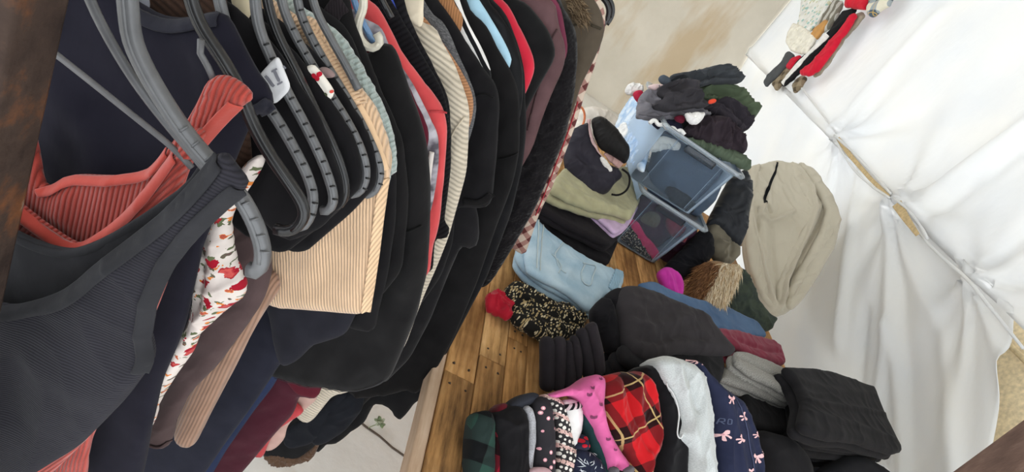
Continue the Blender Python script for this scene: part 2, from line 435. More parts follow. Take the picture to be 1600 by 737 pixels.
def hanger(s, right, label, mat, wd=.0062, tk=.0045, ridge=None, group=None, brace=None, ridmat=None, hookpx=None, joint=None, pl=None):
    """plastic hanger: right arm traced, left arm mirrored, hook over the rail, optional grip ridges"""
    group = group or 'hangers on the rail'
    pl = pl or rk(s); r = np.array([(.0, -.062), (.016, -.075)]+[pl.px(*q) for q in P(right)])
    r = resample(chaikin(r, 2, False), .006, False); n = len(r)
    top = r[0]; vr0 = 0
    e = empty('clothes_hanger', pl.pt(0, -.062), label, 'hanger', group)
    w = np.full(n, wd)
    if joint: w = np.where(np.arange(n)/n > joint, wd*1.25, wd)
    for sg in (1, -1):
        b = B(); sweep(b, [pl.pt(q[0]*sg, q[1]) for q in r], w, tk, pl.n, 12, sup=.6)
        sweep(b, [pl.pt((q[0]*sg)-.0, q[1]-.0, tk*.9) for q in r[:int(n*.96)]], wd*.35, .0015, pl.n, 6)
        arm = b.build('arm', mat, e)
        if ridge and sg == 1:
            b = B()
            for i in range(int(n*ridge), n-4, 2):
                t = r[i+1]-r[i]; t /= np.linalg.norm(t); m = np.array([-t[1], t[0]])
                for k in (1,):
                    a = r[i]+m*wd*.2; c = r[i]+m*wd*1.35
                    sweep(b, [pl.pt(*a, tk*.9), pl.pt(*((a+c)/2), tk*1.15), pl.pt(*c, tk*.7)], .0009, .0012, pl.n, 6)
            b.build('grip_ridges', ridmat or mat, arm)
    vr = 0.0
    hk = [(0, -.066), (0, -.03), (.004, -.022), (.02, -.01), (.022, .012), (.0, .02), (-.02, .012), (-.022, -.002)]
    b = B(); pts = smooth3([pl.pt(*q) for q in hk], .006); sweep(b, pts, .0022, .0022, None, 8); b.build('hook', plastic((150, 150, 152), .3, 'steel', 1), e)
    if brace:
        L = px3(pl, brace, -.004); b = B(); sweep(b, smooth3(L, .008), .0035, .003, pl.n, 8); b.build('brace', mat, e)
    return e
# ================================================================== SETTING
TX, WY = 2.35, 5.78
TZ = -1.0     # table top relative to the camera
def wallmat(name, c1, c2, c3, sc, stain=True):
    m, n, b = base(name, .95); g = n.new('ShaderNodeTexCoord').outputs['Object']
    mp = n.new('ShaderNodeMapping'); n.link(g, mp.inputs[0]); mp.inputs['Scale'].default_value = (1, 1, .32)
    a = n.ramp(n.noise(g, sc, 6, .6), [(.3, lin(c1)), (.7, lin(c2))])
    d = n.ramp(n.noise(mp.outputs[0], sc*.9, 5, .65), [(.54, (0, 0, 0)), (.66, (1, 1, 1))])
    col = n.mix(n.math('MULTIPLY', d, .55), a, lin(c3)); n.link(col, b.inputs['Base Color'])
    bp = n.new('ShaderNodeBump'); bp.inputs['Strength'].default_value = .4; bp.inputs['Distance'].default_value = .01; n.link(n.noise(g, sc*9, 5), bp.inputs['Height']); n.link(bp.outputs[0], b.inputs['Normal'])
    return m
m_wall = wallmat('stained_plaster', (204, 196, 180), (222, 214, 199), (186, 154, 104), 1.6)
m_floor = wallmat('pale_concrete', (222, 219, 213), (238, 235, 230), (196, 186, 172), 2.2)
b = B(); box(b, (-3.2, WY, 0), (TX+.12, WY+.15, 4.2), bev=0); struct(b.build('wall_back', m_wall, smooth=False), 'stained beige plaster wall behind the pile of clothes', 'wall')
# floor: two slabs with a dark open joint (traced line) between them
fl = hz(-CAMZ)
j0 = np.array(fl.px(590, 680)); j1 = np.array(fl.px(650, 728)); jd = nrm(j1-j0)
b = B(); box(b, (-3.2, -1.5, -.12), (TX+.12, WY, 0), bev=0); struct(b.build('floor', m_floor, smooth=False), 'pale concrete floor under the clothes rail', 'floor')
m_joint = plastic((92, 80, 70), .9, 'joint_dirt')
b = B(); L = []
for k in range(22):
    t = -.35+k*.06; L.append(np.array([*(j0+jd*t), .0015])+np.array([R_.uniform(-.003, .003), R_.uniform(-.003, .003), 0]))
sweep(b, L, .005, .0018, (0, 0, 1), 6); struct(b.build('trim_1', m_joint), 'dark open joint running across the floor', 'floor joint')
b = B(); box(b, (-3.2, 5.0, .0), (TX-.06, WY, CAMZ-1.39), bev=.02); struct(b.build('trim_2', wallmat('white_ledge', (226, 222, 214), (238, 235, 230), (214, 206, 196), 2)), 'low white ledge along the back wall', 'ledge')
# unseen roof sheet over the stall, added to shade the rail
b = B(); box(b, (-3.2, -1.5, 3.4), (TX+.3, WY, 3.45), bev=0); struct(b.build('ceiling', plastic((205, 200, 190), .9, 'roof_sheet'), smooth=False), 'plain unseen roof sheet added above the stall for shade', 'ceiling')
# ---- tarpaulin wall
def tarpmat():
    m, n, b = base('white_tarpaulin', .45); g = n.uv()
    c = n.ramp(n.noise(g, 2.2, 4), [(.3, lin((226, 229, 232))), (.7, lin((240, 239, 235)))])
    n.link(c, b.inputs['Base Color']); b.inputs['Specular IOR Level'].default_value = .3
    bp = n.new('ShaderNodeBump'); bp.inputs['Strength'].default_value = .5; bp.inputs['Distance'].default_value = .02
    n.link(n.noise(n.uv(sc=(1, .5, 1), rot=.7), 5, 4, .5), bp.inputs['Height']); n.link(bp.outputs[0], b.inputs['Normal'])
    tr = n.new('ShaderNodeBsdfTranslucent'); tr.inputs[0].default_value = lin((246, 246, 246)); mx = n.new('ShaderNodeMixShader'); mx.inputs[0].default_value = .3
    n.link(b.outputs[0], mx.inputs[1]); n.link(tr.outputs[0], mx.inputs[2]); n.link(mx.outputs[0], n.n['Material Output'].inputs[0])
    return m
m_tarp = tarpmat()
tp = xp(TX)
K1, K2, K3, K4 = (1320, 222), (1412, 322), (1520, 440), (1600, 540)
knots = [np.array(tp.px(*k)) for k in (K1, K2, K3)]
seamv = float(np.mean([k[1] for k in knots]))
def tarp_fan(u, v):
    h = 0.0
    for q, am in zip(knots, (.05, .06, .045)):
        d = np.array([u, v])-q; r = math.hypot(*d); a = math.atan2(d[1], d[0])
        f = math.sin(a*7+q[0]*9)+.6*math.sin(a*13+q[0]*5)
        h += am*.42*f*math.exp(-r/.34)*min(1, r/.05)
        h += am*math.exp(-(r/.09)**2)
    return h
def tarp_sheet(name, u0, u1, v0, v1, lift, seedv, mat, par=None, ridges=(), edge=None, nu=170, nv=90):
    b = B(); V = []; UV = []
    rg = [(np.array([tp.px(*q) for q in P(l)]), h, w) for l, h, w in ridges]
    us = np.linspace(u0, u1, nu); vs = np.linspace(v0, v1, nv); G = np.array([(u, v) for v in vs for u in us])
    rr = np.zeros(len(G))
    for l, h, w in rg: rr += h*np.exp(-(segdist(G, l, False)/w)**2)
    for i, (u, v) in enumerate(G):
        bell = lift(u, v)
        h = bell+tarp_fan(u, v)+.03*noise.noise((u*1.1, v*1.5, seedv))+.012*noise.noise((u*4+v*2, v*2.5-u, seedv+4))+rr[i]
        uu = u
        if edge: uu = u0+(u-u0)*(edge(v)-u0)/(u1-u0)
        V.append(tp.pt(uu, v, h)); UV.append((u, v))
    F_ = []
    for j in range(nv-1):
        for i in range(nu-1):
            a = j*nu+i; F_.append((a, a+1, a+nu+1, a+nu))
    b.add(V, F_, UV); o = b.build(name, mat, par)
    s = o.modifiers.new('sheet', 'SOLIDIFY'); s.thickness = .003
    return o
# u runs towards the camera end: u = -Y
wr = tp.px
up = tarp_sheet('wall_right', -WY+.01, -.3, seamv-.02, 1.62, lambda u, v: .02*math.cos((u+3)*2), 1.5, m_tarp,
    ridges=(('1440,325 1500,278 1560,232 1640,175', .05, .035), ('1452,342 1520,290 1620,222', -.03, .03), ('1215,160 1300,205', .02, .03), ('1300,205 1390,105 1470,20', .02, .05), ('1170,70 1185,105 1215,160', .015, .02)))
struct(up, 'white tarpaulin wall hanging on the right', 'tarpaulin')
gA = tp.px(1572, 515); gB = tp.px(1538, 705); gap = gA[0]
def hangsheet(u, v): 
    t = (seamv-v)
    return -.02-.10*max(0, t)+.035*math.sin(u*6+t*2.0)*min(1, t*2.2)
lo_ = tarp_sheet('tarpaulin_skirt', -WY+.01, gap, seamv-1.5, seamv+.015, hangsheet, 8.2, m_tarp, up, nv=80, edge=lambda v: gA[0]+(gB[0]-gA[0])*(gA[1]-v)/(gA[1]-gB[1]),
    ridges=(('1540,540 1475,650 1440,737', .05, .035), ('1560,560 1500,680 1475,737', -.03, .03), ('1400,330 1330,440 1290,560', .04, .05), ('1300,420 1262,470 1225,515', -.03, .03), ('1325,440 1270,500', .03, .03), ('1390,340 1420,470 1380,600', .03, .06), ('1355,250 1290,370 1250,440', .04, .04)))
# gathered hem running along the seam, with slits opening to a tan lining between the knots
b = B()
def seamcurve(x): return px3(tp, x, .045)
def hemroll(line, r, nm, mat, par, lift=.04):
    b = B(); p = smooth3(px3(tp, line, lift), .03)
    rr = r*(.75+.5*np.abs(np.sin(np.linspace(0, 9, len(p))))); sweep(b, p, rr, rr*.7, tp.n, 10); return b.build(nm, mat, par)
hemroll('1240,120 1282,170 1318,220 1352,262 1378,292 1410,320 1428,345 1450,378 1485,412 1522,442 1560,490 1610,552', .006, 'hem', m_tarp, up)
m_tan = plastic((196, 172, 128), .8, 'tan_lining')
ribbon('lining', tp, '1322,226 1345,256 1375,290 1404,318', .028, m_tan, up, lift=.075, w2=.02)
ribbon('lining', tp, '1418,330 1432,352 1452,380', .05, m_tan, up, lift=.08, w2=.02)
hemroll('1318,222 1350,250 1382,284 1410,316', .006, 'hem_fold', m_tarp, up, .085)
hemroll('1414,322 1440,342 1462,372 1470,388', .006, 'hem_fold', m_tarp, up, .09)
hemroll('1318,224 1338,262 1368,296 1408,322', .006, 'hem_fold', m_tarp, up, .085)
# board seen through the gap at the skirt's end; its added unseen length dims the skirt
m_card = plastic((222, 204, 168), .9, 'pale_board'); 
b = B(); box(b, (TX+.22, .2, .0), (TX+.26, 3.1, 1.62), bev=.004); struct(b.build('wall_side', m_card), 'pale board behind the end of the tarpaulin', 'board')
b = B(); sweep(b, [np.array([TX+.20, .2, CAMZ-.33]), np.array([TX+.20, 3.05, CAMZ-.40])], .012, .008, (1, 0, 0), 8); struct(b.build('trim_3', plastic((206, 186, 148), .9, 'board_batten')), 'narrow batten on the pale board', 'batten')
# unseen sheet added outside the tarpaulin to shade its near half
b = B(); box(b, (TX+.5, -2, 2.7), (TX+4, 2.6, 2.76), bev=0); struct(b.build('added_shade_outside', plastic((120, 120, 120), .9, 'added_shade_sheet'), smooth=False), 'unseen sheet added outside to shade the tarpaulin', 'added_shade_sheet')
# ---- dark wooden post, bottom right corner
def wood(name, c1, c2, c3, axis=1, sc=1.0, plank=None, nails=False):
    m, n, b = base(name, .6); g = n.new('ShaderNodeTexCoord').outputs['Object']
    s = [9.0*sc]*3; s[axis] = .9*sc
    mp = n.new('ShaderNodeMapping'); n.link(g, mp.inputs[0]); mp.inputs['Scale'].default_value = s
    a = n.noise(mp.outputs[0], 5, 6, .65); big = n.noise(g, 3.5*sc, 4, .6)
    col = n.ramp(a, [(.3, lin(c1)), (.55, lin(c2)), (.75, lin(c3))])
    col = n.mix(n.ramp(big, [(.45, (0, 0, 0)), (.7, (.75, .75, .75))]), col, lin(c1))
    n.link(col, b.inputs['Base Color'])
    bp = n.new('ShaderNodeBump'); bp.inputs['Strength'].default_value = .5; bp.inputs['Distance'].default_value = .004; n.link(a, bp.inputs['Height']); n.link(bp.outputs[0], b.inputs['Normal'])
    return m
wpl = rk(0)
pp = [ray(1485, 740)*.86, ray(1605, 652)*.86]
ax = nrm(CAM*0+(pp[1]-pp[0])); ax = nrm(np.array([ax[0], ax[1], ax[2]])); 
m_post = wood('dark_brown_wood', (58, 44, 38), (92, 72, 62), (122, 100, 88), 2, 1.4)
nn = nrm(-(pp[0]+pp[1])); sd = np.cross(ax, nn); c0 = CAM+(pp[0]+pp[1])/2
b = B(); cc = c0-sd*(-.05 if (np.array(co.matrix_world)[:3, 0] @ sd) > 0 else .05)
ax = ax*np.sign(ax[2]); dn = cc[2]/ax[2]
obox(b, cc-nn*.02+ax*(.4-dn)/2, (ax, sd, nn), ((dn+.4)/2, .05, .02))
tag(b.build('wooden_post', m_post, smooth=False), 'dark brown wooden board cut off by the lower right corner of the view', 'board')
# ---- table of reclaimed planks
TABX0 = .37
def plankmat(i):
    cs = [((120, 84, 50), (206, 156, 100), (232, 190, 136)), ((104, 72, 44), (198, 146, 90), (222, 178, 122)), ((124, 90, 56), (214, 168, 112), (236, 196, 142)), ((88, 66, 46), (184, 138, 88), (216, 174, 120))][i % 4]
    return wood('reclaimed_plank_%d' % i, *cs, axis=1, sc=1.1)
te = empty('wooden_table', (1.3, 2.0, 0), 'wide table of worn brown planks under the clothes piles', 'table')
tzw = CAMZ+TZ
edges = [TABX0, .455, .535, .60, .66, .76, .88, 1.0, 1.12, 1.24, 1.36, 1.5, 1.64, 1.78, 1.93]
pm = [plankmat(i) for i in range(4)]
m_nail = plastic((60, 46, 36), .7, 'rusty_nail')
rp = random.Random(4)
for i in range(len(edges)-1):
    y = .62 if i % 2 == 0 else .62; k = 0
    while y < 3.3:
        ln = rp.uniform(.55, .95) if k else rp.uniform(.35, .75); y2 = min(3.3, y+ln)
        if 3.3-y2 < .2: y2 = 3.3
        b = B(); box(b, (edges[i]+.0012, y+.001, tzw-.028), (edges[i+1]-.0012, y2-.001, tzw-rp.uniform(0, .0025)), bev=.002)
        o = b.build('plank', pm[rp.randrange(4)], te)
        if i < 4 and y < 1.9:
            for yy in (y+.035, y2-.035):
                for xx in (edges[i]+.022, edges[i+1]-.022):
                    b = B(); ptsn = [np.array([xx+rp.uniform(-.006, .006), yy, tzw-.003]), np.array([xx, yy, tzw+.0008])]; sweep(b, ptsn, .0032, .0032, (0, 1, 0), 8)
                    b.build('nail', m_nail, o)
        y = y2; k += 1
b = B(); box(b, (TABX0-.03, .62, tzw-.055), (TABX0, 3.3, tzw-.006), bev=.004); b.build('edge_board', wood('pale_edge_wood', (178, 150, 124), (206, 180, 156), (222, 200, 180), 1, 1), te)
b = B(); box(b, (TABX0+.02, .64, tzw-.1), (1.91, .68, tzw-.028)); b.build('apron', pm[3], te)
for xx in (TABX0+.26, 1.82):
    for yy in (.75, 3.2):
        b = B(); box(b, (xx, yy-.035, 0), (xx+.07, yy+.035, tzw-.028)); b.build('leg', pm[1], te)
# a wilted leaf on the floor
q = fl.px(590, 664); b = B()
pl = Plane((q[0], q[1], .012), (0, -.2, 1), (1, 0, 0))
rnl = random.Random(5)
le = empty('wilted_leaf_sprig', (q[0], q[1], 0), 'small wilted green sprig lying on the pale floor', 'leaf')
for k in range(6):
    a = k*1.05; c, s_ = math.cos(a), math.sin(a); L_ = rnl.uniform(.018, .03)
    pts = [(0, 0), (c*L_*.5-s_*.009, s_*L_*.5+c*.009), (c*L_, s_*L_), (c*L_*.5+s_*.009, s_*L_*.5-c*.009)]
    cloth('leaf', pl, pts, plastic([(148, 160, 128), (176, 182, 156), (120, 138, 100)][k % 3], .8, 'leaf'), le, px=False, th=.001, lift=.004+.003*k, dens=40, wr=(.006, 60, 60, 0))
tube('stem', [(q[0]-.03, q[1]-.03, .004), (q[0]-.01, q[1]-.01, .012), (q[0]+.01, q[1], .01)], .002, plastic((150, 156, 120), .8, 'leaf'), le)
# ---- clothes rail
def rustmat():
    m, n, b = base('rusty_iron', .75); g = n.new('ShaderNodeTexCoord').outputs['Object']
    a = n.ramp(n.noise(g, 14, 6, .65), [(.3, lin((34, 28, 27))), (.52, lin((62, 50, 44))), (.64, lin((104, 66, 42))), (.74, lin((150, 140, 130)))])
    n.link(a, b.inputs['Base Color']); bp = n.new('ShaderNodeBump'); bp.inputs['Strength'].default_value = .6; bp.inputs['Distance'].default_value = .004; n.link(n.noise(g, 60, 5), bp.inputs['Height']); n.link(bp.outputs[0], b.inputs['Normal'])
    return m
m_rust = rustmat()
m_steel = plastic((120, 118, 116), .35, 'rail_steel', 1)
ce = empty('clothing_rack', (-.2, .28, 0), 'metal clothes rail on a rusty post, hung full of garments', 'clothing rack')
b = B(); sweep(b, [R0-RD*.06, R0+RD*1.45], .0125, .0125, (0, 0, 1), 14); b.build('rail', m_steel, ce)
b = B(); box(b, (-.275, .262, 0), (-.168, .30, CAMZ-.02), bev=.004); b.build('post', m_rust, ce)
qe = R0+RD*1.43
b = B(); box(b, (qe[0]-.02, qe[1]-.02, 0), (qe[0]+.02, qe[1]+.02, CAMZ-.02), bev=.004); b.build('post', m_rust, ce)
for qq in ((-.19, .281), (qe[0], qe[1])):
    b = B(); box(b, (qq[0]-.25, qq[1]-.025, 0), (qq[0]+.25, qq[1]+.025, .03), bev=.004); b.build('foot', m_rust, ce)
# ================================================================== GARMENTS ON THE RAIL
BLK = (20, 19, 21); BLK2 = (38, 37, 40); NAVY = (32, 34, 48)
m_hg = plastic((92, 93, 95), .38, 'dark_grey_plastic'); m_hk = plastic((26, 26, 28), .3, 'black_plastic')
m_note = plastic((22, 22, 23), .5, 'groove')
hanger(.112, '196,-40 200,10 205,60 222,100 250,150 292,212 330,255 372,300 398,345 411,385 410,412 400,426 388,420', 'grey plastic hanger holding the charcoal ribbed tank top', m_hg, .0058, .005, .62, brace='124,-20 150,40 200,125 250,190 300,248 335,290')
e = tag(empty('wire_hanger', rk(.15).pt(0, -.05), '', 'hanger'), 'thin grey wire hanger slanting behind the rusty post', 'hanger')
b = B(); sweep(b, smooth3(px3(rk(.15), '20,30 66,68 120,110 170,150 220,190 268,228 300,262')), .0026, .0026, None, 8); b.build('arm', plastic((98, 98, 100), .4, 'grey_wire'), e)
b = B(); sweep(b, smooth3([rk(.15).pt(*rk(.15).px(20, 30)), rk(.15).pt(-.06, -.06), rk(.15).pt(0, -.03), rk(.15).pt(.018, 0), rk(.15).pt(0, .02), rk(.15).pt(-.018, 0)]), .0022, .0022, None, 8); b.build('hook', plastic((98, 98, 100), .4, 'grey_wire'), e)
# 1 charcoal ribbed tank
mt = fab((47, 46, 52), 'rib', 330, 1.75, bump=.25); mtb = fab((42, 42, 45), 'plain', sheen=.15)
pl = rk(.10)
front = '344,236 359,238 370,255 391,277 392,289 369,308 328,346 300,377 275,408 259,436 243,470 235,505 233,532 238,562 226,583 200,620 144,677 122,698 62,735 0,765 -80,790 -260,800 -300,500 -120,430 -40,468 0,473 40,475 90,463 120,447 160,412 203,380 250,345 290,310 330,262'
g1 = cloth('ribbed_tank', pl, front, mt, th=.008, wr=(.006, 8, 5, .5), dens=1600, ridges=(('60,560 130,600 200,600', .004, .02), ('20,640 40,540 60,500', -.006, .02)))
tag(g1, 'charcoal grey ribbed tank top hanging nearest on the rail', 'top')
cloth('back_panel', rk(.128), '325,249 344,236 365,250 385,290 320,345 240,440 180,520 -80,560 -260,500 -200,250 -80,260 0,336 12,349 56,374 94,386 125,386 175,365 237,327 300,285', mtb, g1, th=.004, dens=700)
ribbon('neckband', pl, '350,246 330,272 290,318 250,353 203,388 160,420 120,455 90,471 40,483 0,481 -40,474', .013, mtb, g1, on=g1, th=.002)
ribbon('armhole_band', pl, '384,290 362,306 322,342 294,373 269,404 253,432 237,467 229,503 227,532 231,560 222,580', .011, mtb, g1, on=g1, th=.002)
ribbon('back_neckband', rk(.128), '328,254 302,291 240,334 178,372 126,393 94,393 54,381 8,356', .008, mtb, g1, th=.003, lift=.004)
b = B(); hf = HF['back_panel'].h; pb = rk(.128)
for (x, y) in ((0, 400), (4, 407), (2, 422), (-1, 428)):
    q = np.array(pb.px(x, y)); decal(b, lambda p: np.zeros(len(np.atleast_2d(p)))+.006, pb, [q+np.array([math.cos(a), math.sin(a)])*.0035 for a in np.linspace(0, 6.28, 9)[:-1]], 0)
b.build('embroidery', fab((215, 208, 196)), g1)
# 2 rust red ribbed tank
mr = fab((178, 72, 62), 'rib', 240, -.35, sheen=.3, bump=.5); mr2 = fab((178, 72, 62), 'rib', 240, .06, sheen=.3, bump=.5); mrb = fab((182, 74, 64), 'plain', sheen=.3)
plb = rk(.176)
g2 = cloth('ribbed_tank', plb, '42,165 56,195 63,240 70,292 88,289 115,271 150,272 181,272 234,266 250,252 266,230 290,195 312,156 325,122 350,114 375,128 391,144 395,156 378,166 359,184 331,216 300,255 285,300 270,420 200,600 144,680 130,760 60,800 -120,800 -200,500 -120,330 -20,280 20,230', mr2, th=.006, dens=1700, wr=(.004, 10, 4, 0),
    ridges=(('110,300 100,330', .004, .01), ('340,125 300,185 250,260', .005, .006), ('378,150 330,205', .005, .005)))
tag(g2, 'rust red ribbed tank top behind the charcoal one', 'top')
pf = rk(.155)
gf = cloth('front_panel', pf, '6,299 41,324 103,371 128,381 150,368 187,342 225,302 247,271 275,235 300,200 330,196 300,250 285,290 262,400 200,560 144,678 60,760 -120,780 -160,380 -90,240', mr, g2, th=.006, dens=1100)
ribbon('neckband', pf, '0,300 38,328 100,376 128,387 154,375 192,348 230,308 252,277 280,240', .010, mrb, g2, on=gf, th=.002)
ribbon('strap_binding', plb, '376,160 352,183 326,213 300,246', .009, mrb, g2, on=g2, th=.002)
ribbon('back_neckband', plb, '70,296 88,294 115,277 150,278 181,278 234,272 254,256 270,232', .008, mrb, g2, on=g2, th=.002)
hanger(.188, '291,-40 300,10 318,50 338,78 360,112 378,150 395,195 420,240 452,285 472,315 477,336 466,355 447,362 430,357', 'smooth black plastic hanger under the rust red tank top', m_hk, .0048, .0045)
# loop hook dangling on it
tube('hook', px3(rk(.175), '314,62 311,80 318,96 328,108 334,125', 0), .0026, plastic((90, 90, 92), .4, 'grey_wire'), e)
# 3 navy-black top
mn = fab((27, 26, 36), 'plain', sheen=.18, bump=.15, seed=1)
pn = rk(.222)
g3 = cloth('sleeveless_shirt', pn, '150,-30 205,0 237,22 270,29 300,26 319,21 332,17 347,21 355,30 364,44 378,72 403,119 422,138 430,168 412,177 397,178 380,215 345,300 318,380 300,450 283,520 250,600 210,800 -300,800 -300,-60 100,-60', mn, th=.010, dens=1900, wr=(.007, 7, 4, .3), ridges=(('120,150 160,210 190,330', .006, .02), ('330,80 345,140 330,200', .006, .012), ('290,60 230,90 190,80', .004, .02)))
tag(g3, 'smooth dark navy top with a round neck and ribbed neckband', 'top')
ribbon('neckband', pn, '196,6 237,33 270,40 300,37 322,31 345,29', .010, fab((40, 40, 48), 'plain', sheen=.2), g3, on=g3, th=.002)
ribbon('armhole_band', pn, '405,172 420,166 429,158', .012, fab((40, 40, 48), 'plain', sheen=.2), g3, on=g3, th=.003)
g = cloth('ribbed_sweater', rk(.262), '215,-60 345,-60 355,40 390,140 395,300 300,360 200,300 205,40', fab((70, 52, 43), 'rib', 150, 1.4), th=.008); tag(g, 'dark brown ribbed knit showing through the neck of the navy top', 'sweater')
cloth('collar_label', rk(.246), '212,-10 232,-6 236,14 222,16', fab((150, 152, 162)), g, th=.0012, dens=60)
hanger(.238, '336,-40 346,20 370,85 398,136 426,176 446,208 464,240 480,272 490,303 488,330 478,352 468,354', 'black hanger with grip ridges under the navy top', m_hg, .0046, .004, .60, ridmat=m_note)
# 4 floral blouse
mf = fab((212, 202, 196), 'floral', sheen=.05, bump=.1)
g4 = cloth('floral_blouse', rk(.245), '375,262 409,236 415,250 394,290 362,336 363,361 369,405 391,457 352,485 322,513 312,522 308,541 281,579 259,610 247,632 244,651 230,679 219,695 190,770 140,790 156,737 175,695 184,657 200,623 231,610 247,582 262,557 275,532 298,507 303,460 305,433 309,399 328,355 345,320', mf, th=.013, dens=1700, wr=(.006, 26, 6, -.55), ridges=(('352,380 345,430 320,505 285,560 240,640 190,740', .008, .012), ('372,440 330,490', .006, .01), ('215,640 190,720', -.006, .008), ('330,400 322,470', -.006, .006)))
tag(g4, 'white blouse printed with red roses, its long sleeve dangling', 'blouse')
hanger(.258, '399,-40 398,0 404,45 424,92 446,140 474,190 500,242 518,290 522,314 514,330 502,328', 'grey ridged hanger with a white lettered band round its shoulder', m_hg, .0044, .004, .5, ridmat=m_note)
# white band with blocky letters
pw = rk(.250)
gw = cloth('fabric_band', pw, '400,124 416,104 432,88 437,92 447,118 455,138 440,154 428,164 414,152', fab((214, 214, 216), sheen=.05), th=.003, r=.004, dens=400, wr=(.001, 20, 20, 0)); tag(gw, 'white band with grey block lettering wrapped round a hanger', 'garment strap')
b = B(); hf = HF[gw.name].h
for (l, wd_) in (([(404, 129), (411, 130), (416, 135), (418, 141), (415, 147)], 1.8), ([(418, 117), (431, 134)], 2.6), ([(431, 108), (440, 127)], 2.6), ([(427, 111), (436, 106)], 1.5), ([(436, 131), (445, 126)], 1.5), ([(443, 103), (447, 107)], 1.6)):
    for (t, mi) in stroke(l, wd_): decal(b, hf, pw, [np.array(pw.px(*q)) for q in t], mi, .0008)
b.build('lettering', fab((128, 128, 136)), gw)
# black jersey strap tops between the hangers
for i, (s, t, lab) in enumerate(((.275, '395,30 420,60 455,110 490,170 515,225 533,280 538,318 525,330 500,360 440,380 400,330', 'black strappy top on the ridged hanger next to the lettered band'), (.31, '425,40 460,80 500,130 540,190 562,240 567,290 552,305 530,330 440,400', 'black strappy top behind the floral wrapped strap'), (.348, '450,40 490,80 540,150 575,200 588,250 588,290 575,304 552,330 470,400', 'black strappy top just in front of the beige knit'))):
    rackg('camisole', lab, 'top', s, t, fab(BLK, bump=.15, seed=i), th=.007, dens=600)
hanger(.288, '414,-40 416,0 432,52 458,102 484,155 510,205 531,252 541,288 538,312 527,324 516,322', 'plain dark hanger second behind the lettered band', m_hk, .0042, .004, None)
hanger(.322, '438,-40 438,0 456,47 484,96 516,148 545,192 567,238 574,272 566,298 552,305 543,300', 'ridged hanger whose shoulder is wrapped in floral cloth', m_hg, .0042, .004, .48, ridmat=m_note)
hanger(.36, '462,-40 465,10 482,52 508,98 532,136 560,182 588,240 596,270 589,296 576,306 567,302', 'ridged hanger lying right against the beige knit', m_hg, .0042, .004, .42, ridmat=m_note)
hanger(.372, '484,-40 488,0 500,30 520,66 545,110 560,140', 'grey hanger partly sunk in the neck of the beige knit', m_hg, .004, .0035, None)
gfl = cloth('floral_strap', rk(.312), '463,117 486,98 498,108 515,130 525,148 502,168 492,156 476,136', fab((232, 226, 216), sheen=.05), th=.004, r=.005, dens=400, wr=(.001, 9, 9, 0)); tag(gfl, 'white strap with a red cherry print folded over a hanger', 'garment strap')
b = B(); hf = HF[gfl.name].h; pw = rk(.312)
for (x, y, r, mi) in ((494, 117, .0026, 0), (499, 121, .0026, 0), (501, 115, .0024, 0), (488, 142, .002, 1), (512, 146, .002, 2), (520, 142, .0016, 1), (502, 155, .002, 1), (508, 150, .0018, 2)):
    q = np.array(pw.px(x, y)); decal(b, hf, pw, [q+np.array([math.cos(a), math.sin(a)])*r for a in np.linspace(0, 6.28, 10)[:-1]], mi, .001)
decal(b, hf, pw, [np.array(pw.px(*q)) for q in P('490,118 485,117 484,119 490,121')], 2, .001)
b.build('print', [fab((178, 28, 48)), fab((200, 80, 70)), fab((75, 80, 58))], gfl)
gm = cloth('strap_end', rk(.335), '497,108 508,102 520,110 526,120 512,122 503,118', fab((140, 118, 116)), th=.005, dens=80); tag(gm, 'small mauve strap end beside the cherry print strap', 'garment strap')
g = cloth('cream_shirt', rk(.30), '355,-50 392,-50 396,10 388,32 380,36 366,20', fab((226, 212, 180)), th=.006, dens=200); tag(g, 'small patch of cream cloth between the hangers at the upper edge of the view', 'shirt')
# 5 mauve cardigan, 6 tan ribbed sleeve
g = cloth('knit_cardigan', rk(.33), '338,330 400,300 425,420 412,470 385,510 345,565 300,610 275,660 268,690 258,701 240,696 226,684 236,650 270,590 290,520 310,440', fab((77, 62, 62), sheen=.2), th=.012, wr=(.005, 16, 4, -.5), dens=900); tag(g, 'mauve brown cardigan with its cuff hanging beside the rose print sleeve', 'cardigan')
ribbon('hem_band', rk(.33), '228,676 242,687 258,692 268,686', .006, fab((67, 53, 53)), g, on=g, th=.002)
g = cloth('ribbed_sleeve_sweater', rk(.362), '395,430 425,420 440,450 425,470 401,507 375,560 345,615 320,665 306,693 296,696 284,692 272,675 285,630 320,560 353,505 375,470', fab((152, 119, 99), 'rib', 200, 0.02, sheen=.25), th=.014, wr=(.003, 10, 3, -.5), dens=900); tag(g, 'dusty tan ribbed sweater with one long sleeve hanging down', 'sweater')
